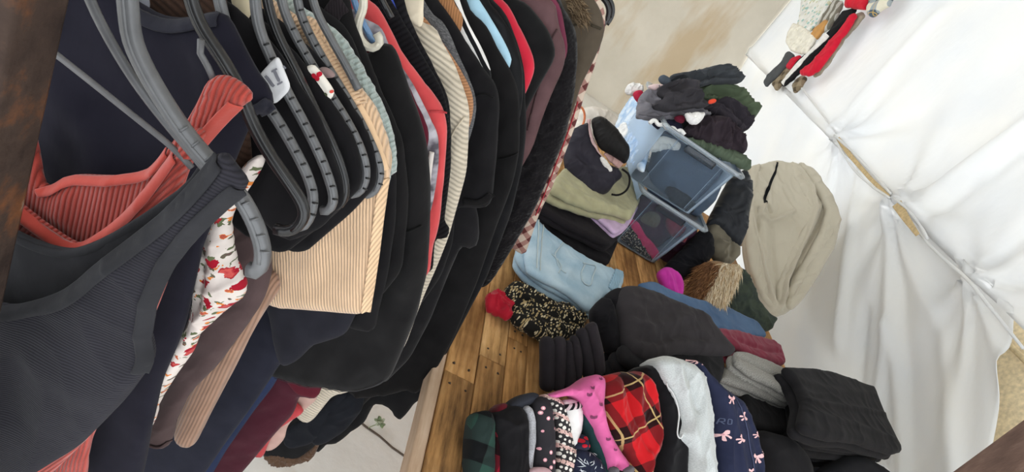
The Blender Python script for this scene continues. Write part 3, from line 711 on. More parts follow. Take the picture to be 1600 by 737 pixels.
# 9 beige rib knit
mb = fab((218, 184, 150), 'rib', 250, .45, sheen=.35, bump=.5)
pb = rk(.392)
g9 = rackg('ribbed_sweater', 'beige ribbed knit sweater with wide short sleeves', 'sweater', .392, '470,30 476,24 484,25 496,34 520,72 550,120 582,158 597,190 609,225 613,252 607,285 599,340 589,415 577,489 540,487 490,482 440,478 426,476', mb, th=.016, dens=1800, wr=(.003, 14, 4, 0))
ms = fab((224, 190, 154), 'rib', 110, -1.0, sheen=.35, bump=.5)
yk = cloth('shoulder_yoke', pb, '470,32 474,25 483,23 494,32 520,72 550,120 578,156 556,158 540,140 515,104 492,68', fab((224, 190, 154), 'plain', sheen=.35), g9, th=.006, lift=.014, dens=700)
b = B(); hfy = HF[yk.name].h
for k in range(26):
    t = k/25.0; a = np.array([470, 31])*(1-t)+np.array([556, 156])*t; c = np.array([490, 25])*(1-t)+np.array([581, 153])*t; a = a*.95+c*.05
    L = [np.array(pb.px(*(a*(1-w)+c*w))) for w in (0, .15, .4, .65, .9, 1)]; hh = hfy(L)
    sweep(b, [pb.pt(q[0], q[1], h-.0005) for q, h in zip(L, hh)], .0017, .0016, pb.n, 6)
b.build('rib_knit', fab((224, 190, 154), 'plain', sheen=.35), yk)
ribbon('armhole_trim', pb, '568,158 590,200 602,235 606,262', .008, fab((222, 188, 152)), g9, on=g9, th=.003)
ribbon('sleeve_seam', pb, '604,275 595,340 586,415 574,486', .010, fab((222, 188, 152), 'rib', 230, -.1), g9, on=g9, th=.003)
# 10 pale teal fuzzy knit
rackg('fuzzy_sweater', 'pale teal fuzzy knit showing as a strip beside the beige sweater', 'sweater', .418, '515,40 530,50 545,70 580,126 606,180 617,215 621,248 619,275 611,268 600,330 560,360', fab((158, 172, 168), 'knit', 130, sheen=.6, bump=.8), th=.013, dens=1200, wr=(.004, 60, 60, 0))
# blacks between teal and the white hanger
rackg('short_sleeve_shirt', 'dark short-sleeved top peeping out below the beige sweater', 'top', .44, '520,60 560,130 590,210 607,290 601,350 585,440 556,490 543,520 520,528 503,533 491,536 468,560 452,568 440,566 430,541 424,500 415,470', fab((31, 31, 38), seed=2), th=.012, dens=1100, ridges=(('541,470 530,500 500,528', .004, .008),))
rackg('short_sleeve_shirt', 'black short-sleeved top with a squared cuff just right of the beige sweater', 'top', .46, '540,40 570,110 600,190 620,270 619,345 606,430 592,486 587,516 566,514 546,508 500,490', fab((20, 19, 21), seed=3), th=.012, dens=900)
g = rackg('long_navy_shirt', 'long dark navy garment hanging left of the big black tee', 'long top', .468, '470,380 490,440 478,520 440,565 418,598 390,640 352,692 318,742 260,800', fab((30, 31, 42), 'plain', seed=4), th=.014, dens=900)
g = rackg('zip_shirt', 'black rib-collared top with a maroon lining left of the white hanger', 'top', .487, '505,-60 545,-12 550,20 560,52 574,84 598,145 630,220 640,300 630,420 590,470', fab((21, 20, 21), 'plain'), th=.012, dens=900)
ribbon('collar', rk(.487), '524,24 534,8 545,2', .022, fab((40, 35, 38), 'rib', 300, .5), g, lift=.014, th=.004)
ribbon('lining', rk(.487), '516,30 524,52 536,74', .012, fab((77, 21, 33)), g, lift=.014, th=.003)
ribbon('zip', rk(.487), '548,50 562,82 585,128 605,175', .004, fab((48, 47, 50)), g, on=g, th=.002)
hanger(.52, '566,-60 566,-10 569,10 561,30 558,48 564,64 576,75 585,75 594,68 592,58 588,52', 'cream plastic hanger hooked over the big black tee', plastic((212, 206, 190), .35, 'cream_plastic'), .0052, .0045)
hanger(.545, '546,-60 550,-10 560,20 572,45 584,66', 'pale blue hanger half hidden behind the cream hanger', plastic((112, 148, 190), .35, 'blue_plastic'), .004, .004)
hanger(.56, '585,-40 594,-5 604,14 612,28', 'black hanger behind the cream hanger', m_hk, .004, .004)
# 14 big black tee
g14 = rackg('oversized_tee', 'big black fuzzy tee with a long rounded hem, under the cream hanger', 'shirt', .53, '566,90 590,72 604,66 616,76 634,120 655,180 667,225 673,290 672,345 669,420 652,490 630,545 611,588 582,604 548,608 510,604 470,596 432,586 415,578', fab((21, 20, 21), 'plain', sheen=.3), th=.018, dens=2000, wr=(.007, 10, 3, .1), ridges=(('660,250 655,350 640,440', .006, .02), ('640,420 600,510', .005, .02)))
ribbon('shoulder_seam', rk(.53), '664,345 640,352 610,352', .003, fab((15, 15, 15)), g14, on=g14, th=.002)
ribbon('hem_stitching', rk(.53), '606,583 580,598 548,602 510,598 470,590 436,581', .0022, fab((48, 47, 50)), g14, on=g14, th=.0015)
# denim, maroon etc. hanging lower
rackg('denim_garment', 'dark blue denim garment hanging between the navy and maroon ones', 'jeans', .575, '470,540 440,575 428,602 398,640 352,705 320,760 250,800', fab((30, 38, 60), 'denim', c2=(44, 54, 84)), th=.013, dens=700)
g = rackg('maroon_trousers', 'long maroon garment hanging below the big black tee', 'trousers', .60, '520,560 505,585 503,604 496,622 480,620 468,616 459,646 434,672 410,700 392,722 372,745 300,800', fab((65, 23, 35), 'plain', sheen=.25), th=.014, dens=900, wr=(.006, 14, 4, -.5))
tag(cloth('maroon_sleeve_shirt', rk(.59), '440,580 510,570 505,590 503,604 496,622 480,619 466,616 455,606', fab((84, 26, 38)), th=.01, dens=300), 'dark maroon cuff ending squarely under the hem of the big black tee', 'shirt')
g = rackg('red_shirt', 'coral red sliver of a top at the foot of the maroon garment', 'top', .63, '480,640 432,672 420,690 410,716 400,714 390,706 380,690', fab((172, 62, 66)), th=.01, dens=300)
g = rackg('pink_beige_shirt', 'dusty pink beige top hanging behind the maroon garment', 'top', .65, '500,620 452,660 447,672 446,683 437,694 428,702 416,704 410,696 400,680', fab((182, 150, 140)), th=.01, dens=300)
# 16 tie-dye and maroon
rackg('maroon_tee', 'maroon sleeve sliver between the black tee and the marbled grey top', 'shirt', .555, '590,80 622,115 634,126 652,160 667,196 670,216 666,235 655,270 600,330', fab((82, 23, 38)), th=.008, dens=400)
g = rackg('marbled_shirt', 'grey and white marbled top left of the coral sleeve', 'top', .578, '572,30 598,42 612,84 632,112 652,142 676,190 685,216 686,245 682,285 676,320 668,345 600,380', fab((77, 73, 80), 'dye', 26, c2=(176, 172, 180), sheen=.3), th=.012, dens=900)
g.name = 'marbled_shirt'
ribbon('lining', rk(.578), '679,232 674,268 671,300 668,340', .008, fab((214, 206, 200)), g, lift=.014, th=.004)
# 17 coral
g = rackg('long_sleeve_shirt', 'coral red long-sleeved top running down between black garments', 'top', .61, '565,-10 578,2 590,9 606,36 630,85 660,126 690,161 699,192 698,222 694,280 687,345 682,368 676,384 671,432 640,440', fab((196, 72, 74), 'plain', sheen=.3), th=.012, dens=1400, wr=(.004, 20, 4, 0), ridges=(('685,200 683,260 675,340', -.005, .006),))
ribbon('sleeve_seam', rk(.61), '699,176 688,170 676,170', .003, fab((170, 58, 62)), g, on=g, th=.002)
rackg('black_rib_cardigan', 'black ribbed cardigan with a turned cuff behind the coral top', 'cardigan', .638, '590,-40 606,-10 616,8 640,50 672,108 694,148 703,190 705,262 698,318 693,350 703,352 700,374 683,370 678,382 678,420 668,426 640,424', fab((19, 18, 21), 'rib', 140, -.5), th=.012, dens=900)
hanger(.648, '600,-40 606,-10 616,15 627,40 636,62', 'royal blue hanger beside the coral shoulder', plastic((44, 66, 160), .35, 'royal_blue_plastic'), .0042, .004)
rackg('charcoal_sweater', 'charcoal sweater in front of the cream ribbed one', 'sweater', .66, '600,-60 632,-8 640,30 665,80 690,130 702,160 706,215 700,280 660,330', fab((24, 23, 26), 'rib', 120, -.4), th=.01, dens=600)
# 19 cream sweater
mc = fab((206, 194, 174), 'rib', 125, 1.52, sheen=.3, bump=.35)
g19 = rackg('cream_sweater', 'long cream sweater with diagonal ribs and a smooth collar', 'sweater', .70, '600,-60 631,-20 636,20 668,38 682,42 691,66 715,110 729,148 734,175 731,232 729,268 710,338 702,368 682,418 661,465 634,538 600,592 550,609 520,617 488,657 478,660 464,650 457,640 440,610', mc, th=.014, dens=2000, wr=(.005, 14, 4, 0), ridges=(('722,190 716,260', .004, .008),))
cloth('collar', rk(.70), '616,-40 668,-40 667,43 650,34 631,22', fab((222, 208, 184), sheen=.25), g19, th=.005, lift=.018, dens=300)
ribbon('sleeve_seam', rk(.70), '729,180 715,196 706,215', .003, fab((188, 176, 156)), g19, on=g19, th=.002)
rackg('camel_cardigan', 'camel brown ribbed edge of a cardigan right of the cream sweater', 'cardigan', .728, '660,20 694,68 714,98 731,128 740,156 738,183 731,205 700,260', fab((176, 128, 92), 'rib', 200, -1.0), th=.008, dens=500)
rackg('grey_sweater', 'dark heather grey sweater behind the camel cardigan', 'sweater', .748, '650,-20 678,26 690,30 702,50 718,92 737,130 745,160 743,186 730,230 690,280', fab((63, 63, 65), 'heather', 200, c2=(104, 104, 106)), th=.01, dens=600)
# 20 hoodie
g = rackg('black_hoodie', 'black sweatshirt with a ribbed sleeve ending in mid air, right of the cream sweater', 'sweatshirt', .785, '650,-60 676,-12 690,6 720,50 752,102 774,130 781,158 778,222 771,300 768,316 756,325 724,322 712,326 708,380 690,430 640,500', fab((20, 19, 21), 'plain', sheen=.15), th=.02, dens=1500, wr=(.007, 14, 5, 0), ridges=(('770,150 764,220 752,300', .005, .012),))
ribbon('sleeve_seam', rk(.785), '774,150 758,140 738,152 730,170', .003, fab((14, 14, 15)), g, on=g, th=.002)
ribbon('cuff', rk(.785), '770,300 754,311 728,308', .016, fab((18, 17, 18)), g, on=g, th=.003)
g = rackg('black_cardigan', 'soft black cardigan sleeve hanging under the hoodie cuff', 'cardigan', .81, '715,200 742,318 749,345 748,378 738,392 722,380 700,430 672,500 640,560 600,600', fab((23, 22, 24), 'plain', sheen=.3), th=.014, dens=700)
rackg('brown_rib_sweater', 'brown ribbed collar peeping out beside the striped shirt', 'sweater', .80, '690,-60 712,10 722,20 724,34 720,48 700,100', fab((164, 116, 78), 'rib', 220, .4), th=.008, dens=300)
rackg('striped_shirt', 'black and white striped shirt between two black jackets', 'shirt', .822, '700,-60 724,20 732,36 746,62 764,98 769,122 766,138 740,200 700,300', fab((226, 224, 222), 'stripe', 70, 1.05, c2=(24, 24, 26)), th=.01, dens=600)
# 22 black jacket
g = rackg('black_jacket', 'black jacket whose long sleeve hangs in front of the table edge', 'jacket', .865, '700,-60 728,-6 736,20 757,34 785,88 805,124 812,160 812,235 803,282 790,318 777,350 746,440 708,530 680,580 660,608 648,614 640,604 620,612 560,620', fab((18, 17, 18), 'plain', sheen=.12), th=.02, dens=1700, wr=(.007, 12, 3, .2))
ribbon('sleeve_seam', rk(.865), '811,236 796,240 782,243', .003, fab((12, 12, 12)), g, on=g, th=.002)
rackg('pale_blue_shirt', 'pale blue shirt showing as a narrow strip between black jackets', 'shirt', .89, '724,-60 750,2 764,22 783,55 799,88 800,98 780,140 740,200', fab((160, 196, 214)), th=.008, dens=400)
rackg('black_puffer', 'black quilted puffer jacket edge beside the bright red sleeve', 'jacket', .91, '740,-60 764,4 782,22 800,52 812,84 817,110 818,150 812,190 780,240', fab((19, 19, 21), 'puff', sheen=0, rough=.4), th=.014, dens=700, wr=(.004, 10, 60, 0))
g = rackg('long_black_coat', 'long black coat whose cuff hangs lowest beside the table', 'coat', .93, '730,-60 765,-4 792,20 812,76 820,112 823,200 816,262 800,330 762,430 700,548 664,618 648,628 640,640 627,655 618,652 610,634 597,630 586,628 574,650 570,660 554,668 538,684 524,692 512,691 502,704 494,705 480,690', fab((18, 18, 20), 'plain', sheen=.15), th=.02, dens=1700, wr=(.008, 11, 3, .1))
g = rackg('dark_coat', 'dark coat hanging low with a brown fur hem near the floor', 'coat', .90, '700,300 690,450 640,560 600,600 560,640 540,668 500,688 484,702 468,714 448,722 420,716 410,700 380,690', fab((21, 21, 23), sheen=.2), th=.018, dens=900)
for t in ('556,606 572,612 566,640 540,672 512,690 496,696 486,688 500,660 520,626', '470,654 500,640 530,612 548,610 536,640 512,672 486,692 456,700 442,688 446,670'):
    cloth('sleeve', rk(.885), t, fab((26, 28, 34)), g, th=.014, dens=500, wr=(.005, 12, 5, -.5))
cloth('fur_hem', rk(.895), '412,704 440,706 466,712 486,700 500,686 497,700 488,717 469,722 447,728 424,724 415,714', fab((92, 70, 55), 'sherpa', sheen=.5), g, th=.016, dens=500, wr=(.006, 70, 70, 0))
rackg('bright_red_shirt', 'bright red top between the puffer and a black coat', 'top', .968, '745,-60 774,-10 786,0 797,12 820,58 834,90 836,110 826,136 819,150 780,220', fab((188, 36, 56), 'plain', sheen=.25), th=.014, dens=800)
rackg('black_fleece', 'black top with a smooth rounded sleeve right of the bright red top', 'top', 1.0, '760,-70 796,-4 820,2 838,22 857,46 868,74 867,92 846,128 822,172 806,250 790,330 760,420 700,500', fab((20, 20, 21), 'plain', sheen=.25), th=.018, dens=1200, wr=(.006, 12, 4, 0))
g = rackg('mauve_jacket', 'mauve brown quilted jacket beside the black shaggy coat', 'jacket', 1.03, '800,-70 834,-6 868,0 873,40 885,76 881,106 864,142 848,182 832,232 810,270 790,330', fab((87, 63, 65), 'puff', sheen=.1, rough=.55), th=.016, dens=900, wr=(.004, 12, 40, 0))
ribbon('seam', rk(1.03), '872,44 862,60 850,110 838,150 826,200', .004, fab((65, 47, 48)), g, on=g, th=.002)
rackg('plum_shirt', 'thin plum pink edge of a top behind the mauve jacket', 'top', 1.055, '820,-70 862,-10 876,10 884,50 888,78 880,102 866,128 840,180', fab((102, 47, 65)), th=.008, dens=400)
# 27 sherpa
g = rackg('shaggy_coat', 'long black curly fleece coat near the far end of the rail', 'coat', 1.095, '835,-70 872,-8 880,12 900,46 903,86 897,150 884,212 862,265 838,322 804,382 768,440 757,447 748,445 742,434 720,440', fab((20, 18, 20), 'sherpa', sheen=.35), th=.028, dens=5200, wr=(.009, 60, 60, 0))
# 28 olive
g = rackg('olive_jacket', 'olive brown jacket with a fur-trimmed hood behind the shaggy coat', 'jacket', 1.17, '850,-90 884,-20 918,-14 938,12 945,42 942,62 926,98 908,132 898,165 870,240', fab((77, 68, 57), 'plain', rough=.7), th=.022, dens=1000, wr=(.006, 18, 14, 0))
ribbon('seam', rk(1.17), '940,44 920,34 898,36 886,44', .005, fab((58, 52, 42)), g, on=g, th=.003)
fur('fur_trim', rk(1.17), '880,-16 896,-10 910,8 914,28 904,40 892,24', [fab((150, 128, 100)), fab((94, 77, 58))], g, 500, .03, (.3, -.2, .2), .0012, g)
g = rackg('plaid_shirt', 'red and cream plaid flannel shirt hanging farthest along the rail', 'shirt', 1.235, '870,-90 925,-20 944,10 947,40 938,72 930,102 914,146 902,188 882,242 864,290 848,322 838,346 820,400', fab((196, 178, 162), 'plaid', 30, -.45, c2=(132, 72, 70)), th=.014, dens=1100)
ribbon('piping', rk(1.235), '904,156 890,200 872,248 855,292 838,334', .003, fab((170, 48, 60)), g, on=g, th=.003)
for i, (t, lab) in enumerate((('930,-40 944,-8 955,2 958,16 955,28 948,38', 'black empty hanger at the far end of the rail, outermost'), ('922,-40 938,-6 948,4 952,18 948,32 940,42', 'black empty hanger at the far end of the rail, inner one'))):
    hanger(1.30+.03*(1-i), t, lab, m_hk, .006, .005)
# ================================================================== ON THE TABLE
def thing(name, label, cat, pl, out, mat, group=None, **kw):
    return tag(cloth(name, pl, out, mat, **kw), label, cat, group)
def fthing(name, label, cat, z, out, mat, group=None, **kw):
    return tag(folded(name, z, out, mat, **kw), label, cat, group)
# light blue jeans
mj = fab((126, 158, 182), 'denim', c2=(176, 200, 214)); mj2 = fab((136, 168, 190), 'denim', c2=(190, 210, 222))
jl = folded('jeans', -.945, '806,388 822,358 850,372 905,425 950,456 936,480 920,491 889,470 852,450 824,430 804,406', mj, n=2, th=.012)
tag(jl, 'light blue washed jeans lying folded on the bare planks', 'jeans')
ju = cloth('folded_leg', hz(-.925), '824,345 832,338 858,366 877,379 914,404 955,421 974,428 972,444 966,460 944,460 932,474 921,488 889,462 850,440 822,426 819,400 822,372', mj2, jl, th=.014, wr=(.004, 12, 12, 0), dens=1200, ridges=(('900,410 880,440', .004, .012), ('835,360 832,420', .003, .01)))
ribbon('hem_seam', hz(-.925), '838,346 836,380 834,424', .004, fab((206, 214, 206), 'denim', c2=(176, 190, 196)), ju, on=ju, th=.002)
ribbon('side_seam', hz(-.925), '846,352 842,384 840,428', .003, fab((206, 212, 204), 'denim', c2=(186, 196, 198)), ju, on=ju, th=.0015)
ribbon('waistband', hz(-.925), '964,426 958,442 952,458', .034, fab((150, 184, 206), 'rib', 130, 0.1), ju, on=ju, th=.004)
for (l, nm) in (('858,402 866,410 874,420 868,432', 'pocket_seam'), ('906,416 928,420 922,436 918,452 906,446 904,430 910,418', 'pocket'), ('876,384 862,402 870,424 880,432', 'pocket_seam')):
    ribbon(nm, hz(-.925), l, .005, fab((190, 204, 208), 'denim', c2=(160, 180, 190)), ju, on=ju, th=.0025)
# black folded pieces under the sage one
fthing('folded_trousers', 'black folded trousers at the bottom of the pile with sage green cloth', 'trousers', -.935, '838,337 852,330 900,352 955,368 965,378 958,396 950,414 936,411 905,396 877,380 855,358', fab((27, 25, 28), seed=1), n=3, th=.012, ridges=(('850,345 900,375 950,405', .006, .012),))
fthing('folded_trousers', 'black folded trousers directly under the lilac cloth', 'trousers', -.872, '838,326 848,312 860,303 890,312 920,325 955,360 966,374 950,386 920,372 880,352', fab((31, 28, 31), seed=2), n=2, th=.013, ridges=(('860,318 920,350', .005, .012),))
fthing('folded_shirt', 'lilac folded cloth sandwiched in the pile under the sage green one', 'top', -.838, '917,326 950,318 992,318 996,326 986,346 982,352 974,360 960,367 945,352', fab((198, 172, 204)), n=2, th=.010)
g = fthing('folded_trousers', 'sage green folded trousers under the black padded bundle', 'trousers', -.80, '858,298 866,280 882,262 930,262 986,262 998,290 1000,306 996,322 984,344 972,340 955,335 917,326 880,312', fab((164, 160, 128)), n=2, th=.016, wr=(.006, 16, 10, .5), ridges=(('870,290 930,320 980,336', .006, .012), ('980,290 990,330', .006, .01)))
# black padded bundle
bp_ = gp(925, 262, -.74, (-.25, -.72, .62))
e = empty('padded_jacket', bp_.pt(*bp_.px(925, 300)), 'black padded jacket rolled up with a pink stripe, on the sage green trousers', 'jacket')
m1 = fab((46, 44, 52), 'puff', rough=.55, sheen=.05); m2 = fab((32, 31, 31), 'puff', rough=.5, sheen=.05)
pbd = cloth('padded_body', bp_, '880,246 884,222 892,204 905,196 918,192 926,208 934,240 950,258 966,262 974,276 960,286 950,302 930,306 915,304 896,286 882,264', m1, e, th=.045, thb=.06, r=.05, wr=(.010, 16, 12, .4), dens=1300, ridges=(('890,240 915,262 930,300', -.012, .012), ('896,262 935,272 960,270', .010, .012)))
cloth('padded_sleeve', bp_, '921,190 930,186 940,187 958,200 972,220 982,236 982,248 974,260 966,252 950,244 934,234 926,214', m2, e, th=.05, thb=.03, r=.05, lift=.02, wr=(.007, 18, 18, 0), dens=900, ridges=(('930,205 960,240', -.006, .01),))
ribbon('pink_stripe', bp_, '919,188 919,210 923,226 934,242 946,254', .016, fab((196, 166, 166), 'puff', rough=.5), e, on=pbd, lift=.004, th=.004)
ribbon('pink_stripe', bp_, '946,238 958,250 970,260', .032, fab((188, 152, 146), 'puff', rough=.5), e, on=pbd, lift=.006, th=.006)
cloth('white_cord', bp_, '932,250 940,252 948,262 954,272 946,276 938,264', fab((222, 218, 212)), e, th=.010, lift=.045, dens=200, wr=(.006, 60, 60, 0))
tube('strap_loop', px3(bp_, '968,268 980,276 980,292 974,303 962,309 952,307', .035), .004, fab((22, 21, 22)), e)
# ---- clear plastic storage bins
def clear(name, tint, fac, milk=.0):
    m, n, b = base(name, .12); b.inputs['Base Color'].default_value = lin(tint); b.inputs['Specular IOR Level'].default_value = .5
    tr = n.new('ShaderNodeBsdfTransparent'); tr.inputs[0].default_value = (.93, .95, .97, 1); mx = n.new('ShaderNodeMixShader')
    fr = n.new('ShaderNodeFresnel'); fr.inputs[0].default_value = 1.35
    n.link(n.math('ADD', n.math('MULTIPLY', fr.outputs[0], .9), fac), mx.inputs[0]); n.link(tr.outputs[0], mx.inputs[1]); n.link(b.outputs[0], mx.inputs[2]); n.link(mx.outputs[0], n.n['Material Output'].inputs[0])
    return m
m_cl = clear('clear_plastic', (196, 212, 226), .03); m_rim = clear('clear_plastic_rim', (214, 222, 228), .2)
m_hdl = clear('smoky_plastic', (70, 76, 84), .55)
def bin_(label, x0, x1, y0, y1, z0, z1, taper):
    """tapered open box with a lip, vertical ribs and handle recess"""
    e = empty('storage_bin', ((x0+x1)/2, (y0+y1)/2, CAMZ+z0), label, 'storage bin', 'clear storage bins')
    def rect(z, k, r=.03):
        t = taper*(1-(z-z0)/(z1-z0)); a, c, d, f = x0+t-k, x1-t+k, y0+t-k, y1-t+k; o = []
        for (cx, cy, a0) in ((c-r, f-r, 0), (a+r, f-r, 90), (a+r, d+r, 180), (c-r, d+r, 270)):
            for q in range(5):
                an = math.radians(a0+q*22.5); o.append((cx+r*math.cos(an), cy+r*math.sin(an), CAMZ+z))
        return o
    def loft(loops, cap=False):
        b = B(); n = len(loops[0]); V = [q for l in loops for q in l]; Fc = []
        for j in range(len(loops)-1):
            for i in range(n): Fc.append((j*n+i, j*n+(i+1) % n, (j+1)*n+(i+1) % n, (j+1)*n+i))
        if cap: Fc.append(tuple(range(n)))
        b.add(V, Fc, [(q[0]+q[1], q[2]) for q in V]); return b
    zs = [z0, z0+.004, z0+.012]+list(np.linspace(z0+.03, z1-.03, 5))+[z1-.02]
    w = loft([rect(z0, -.012), rect(z0+.001, -.006)]+[rect(z, 0) for z in zs[1:]]+[rect(z1-.018, .006), rect(z1, .006)], True).build('wall', m_cl, e)
    s = w.modifiers.new('wall', 'SOLIDIFY'); s.thickness = .002
    rim = loft([rect(z1-.012, .006), rect(z1-.012, .022), rect(z1, .024), rect(z1+.004, .02), rect(z1+.004, .008), rect(z1-.012, .006)]).build('rim', m_rim, e)
    b = B()
    for (fx) in (.2, .8):
        xx = x0+(x1-x0)*fx
        box(b, (xx-.004, y0+taper*.5-.004, CAMZ+z0+.02), (xx+.004, y0+taper*.25+.004, CAMZ+z1-.02))
    b.build('rib', m_cl, e)
    b = B(); xm = (x0+x1)/2
    box(b, (xm-.07, y0-.012, CAMZ+z1-.045), (xm+.07, y0+.004, CAMZ+z1-.016)); b.build('handle', m_hdl, e)
    return e
bin_('smaller clear plastic storage bin standing on the planks, lowest of the two', .945, 1.255, 2.2, 2.62, -.998, -.722, .028)
bin_('larger clear plastic storage bin stacked on top of the other bin', .835, 1.195, 2.18, 2.68, -.716, -.455, .022)
# clothes inside the lower bin
def inb(name, label, cat, lo, hi, mat, **kw):
    """garment stuffed into a bin: vertical fold pressed against the front side"""
    return None
fb = yp(2.262)
thing('floral_dress', 'black ditsy floral cloth pressed against the front of the lower bin', 'dress', yp(2.275), '968,372 974,344 984,336 998,352 1012,378 1026,396 1022,413 1000,402', fab((26, 25, 26), 'ditsy', 130, c2=(190, 176, 150), c3=(150, 130, 120)), th=.02, wr=(.006, 25, 25, 0), dens=600)
thing('magenta_shirt', 'magenta cloth inside the lower bin', 'top', yp(2.262), '978,344 996,344 1010,370 1018,376 1030,392 1032,404 1024,408 1010,394 1000,378 990,360', fab((224, 50, 110)), th=.012, wr=(.006, 30, 30, 0), dens=500)
thing('grey_patterned_shirt', 'olive grey cloth looped inside the lower bin', 'top', yp(2.28), '998,344 1010,332 1026,330 1034,342 1026,356 1012,352', fab((104, 100, 86)), th=.016, wr=(.006, 30, 30, 0), dens=400)
thing('plum_sweater', 'dark plum cloth filling the back of the lower bin', 'sweater', yp(2.38), '975,370 990,312 1010,306 1060,334 1092,360 1070,385 1040,410 1010,400', fab((68, 42, 58)), th=.05, thb=.15, r=.05, wr=(.012, 14, 14, 0), dens=700)
thing('red_shirt', 'dull red cloth at the right inside the lower bin', 'top', yp(2.30), '1040,340 1062,346 1078,360 1070,380 1052,372 1040,356', fab((120, 44, 58)), th=.02, wr=(.008, 20, 20, 0), dens=400)
# inside the upper bin
thing('navy_blanket', 'slate blue fabric filling the upper bin', 'blanket', yp(2.34), '1010,300 1028,225 1050,215 1100,232 1138,262 1118,310 1088,338 1040,318', fab((74, 88, 106)), th=.07, thb=.24, r=.07, wr=(.01, 9, 9, 0), dens=900)
thing('dark_shirt', 'dark patch of cloth in the lower corner of the upper bin', 'top', yp(2.25), '1036,296 1050,290 1078,306 1090,322 1080,334 1050,318', fab((29, 29, 34)), th=.02, wr=(.006, 30, 30, 0), dens=400)
thing('white_scarf', 'crumpled off-white cloth caught under the front rim of the upper bin', 'scarf', yp(2.225), '1014,238 1024,218 1034,212 1056,218 1066,226 1056,236 1040,232 1026,238', fab((206, 206, 200)), th=.014, wr=(.010, 40, 40, 0), dens=500)
sd = Plane((.868, 2.4, CAMZ-.55), (-1, 0, 0), (0, -1, 0))
thing('pale_blue_shirt', 'pale blue and white cloth pressed against the left side of the upper bin', 'top', sd, '962,200 976,170 990,150 1004,160 1020,196 1014,230 1004,270 990,262 976,232', fab((160, 190, 222), 'dye', 16, c2=(214, 226, 238)), th=.014, wr=(.006, 15, 15, 0), dens=700)
thing('white_shirt', 'white crumpled patch inside the upper bin beside the pale blue cloth', 'top', Plane((.852, 2.4, CAMZ-.55), (-1, 0, 0), (0, -1, 0)), '960,212 968,196 978,190 982,204 974,216 966,222', fab((232, 234, 234)), th=.006, wr=(.006, 30, 30, 0), dens=300)
# ---- heap on the upper bin
def hp(x, y, Y, n=(-.15, -.75, .64)):
    r = ray(x, y); return Plane(CAM+r*(Y/r[1]), n, (1, 0, 0))
def heap(name, label, cat, anchor, out, mat, **kw):
    kw.setdefault('th', .03); kw.setdefault('thb', .05); kw.setdefault('r', .022); kw.setdefault('wr', (.02, 9, 22, .35)); kw.setdefault('dens', 1500); kw.setdefault('cr', 1.5)
    return thing(name, label, cat, hp(*anchor), out, mat, **kw)
thing('core_garment', 'dark clothes bundle buried in the middle of the heap on the bin', 'clothes', hp(1090, 180, 2.50), '1010,180 1050,140 1120,128 1160,170 1160,230 1100,225 1040,205', fab((29, 29, 32)), th=.05, thb=.14, r=.08, dens=500)
heap('green_shirt', 'olive green top drooping over the right side of the heap', 'top', (1140, 150, 2.46), '1088,136 1104,130 1120,128 1140,130 1158,133 1166,150 1176,160 1185,168 1184,184 1170,186 1154,168 1132,158 1104,158', fab((82, 94, 74)), ridges=(('1120,134 1150,150 1178,176', .014, .02), ('1108,146 1140,150', -.01, .014)))
heap('charcoal_sweatshirt', 'charcoal sweatshirt lying on the very top of the heap', 'sweatshirt', (1095, 118, 2.42), '1044,122 1050,116 1066,117 1096,108 1130,100 1146,103 1156,114 1161,128 1148,132 1112,130 1090,138 1064,134 1050,136', fab((62, 65, 69)), ridges=(('1060,122 1110,114 1150,116', .012, .014), ('1070,130 1120,122 1156,126', -.012, .012)))
thing('grey_tee', 'slate grey strap end sticking out at the left top of the heap', 'top', hp(1040, 124, 2.36), '1028,122 1034,116 1044,120 1050,130 1042,134 1032,130', fab((78, 86, 96)), th=.012, dens=200)
g = heap('grey_shirt', 'mid grey shirt with its flat hem hanging over the front of the heap', 'shirt', (1040, 170, 2.27), '1002,146 1018,136 1040,134 1060,142 1082,158 1104,174 1114,180 1090,184 1052,184 1024,187 991,186 996,166', fab((112, 110, 116)), th=.018, thb=.03, r=.02, dens=1000, ridges=(('1010,150 1005,180', .004, .01),))
ribbon('hem_seam', HF[g.name].pl, '994,182 1024,183 1052,180 1086,180', .003, fab((92, 90, 96)), g, on=g, th=.002)
heap('black_shirt', 'twisted black top knotted on the front of the heap', 'top', (1060, 155, 2.28), '1020,142 1034,136 1060,128 1076,130 1088,142 1096,156 1104,166 1094,174 1078,172 1046,178 1024,172 1016,166 1034,158', fab((58, 56, 60)), lift=.03, wr=(.024, 12, 24, .3), ridges=(('1030,160 1060,150 1085,158', .016, .012), ('1040,172 1062,164 1090,170', -.016, .012), ('1070,134 1080,150', .016, .012)))
heap('black_trousers', 'black trousers bunched at the right of the heap under the green top', 'trousers', (1140, 180, 2.36), '1100,166 1112,158 1131,152 1150,162 1168,176 1177,188 1172,200 1158,209 1140,196 1124,184 1106,180', fab((50, 46, 52)), wr=(.022, 9, 22, -.6), ridges=(('1120,160 1145,180 1160,200', -.016, .012), ('1135,158 1165,190', .014, .012)))
heap('dark_plum_shirt', 'dark purple black top hanging low at the right front of the heap', 'top', (1120, 210, 2.26), '1064,206 1080,190 1092,182 1125,181 1146,192 1158,206 1167,222 1166,241 1150,240 1130,236 1110,230 1094,220', fab((54, 46, 52)), wr=(.022, 22, 9, .5), ridges=(('1095,200 1130,192 1150,215', .014, .012), ('1110,222 1140,222', -.012, .012)))
heap('moss_green_shirt', 'moss green top squeezed under the heap over the bin rim', 'top', (1125, 236, 2.22), '1066,214 1090,218 1120,228 1156,236 1170,250 1174,266 1160,266 1140,254 1110,240 1084,230', fab((84, 96, 80)), th=.025, thb=.02, r=.025, wr=(.012, 18, 18, .5))
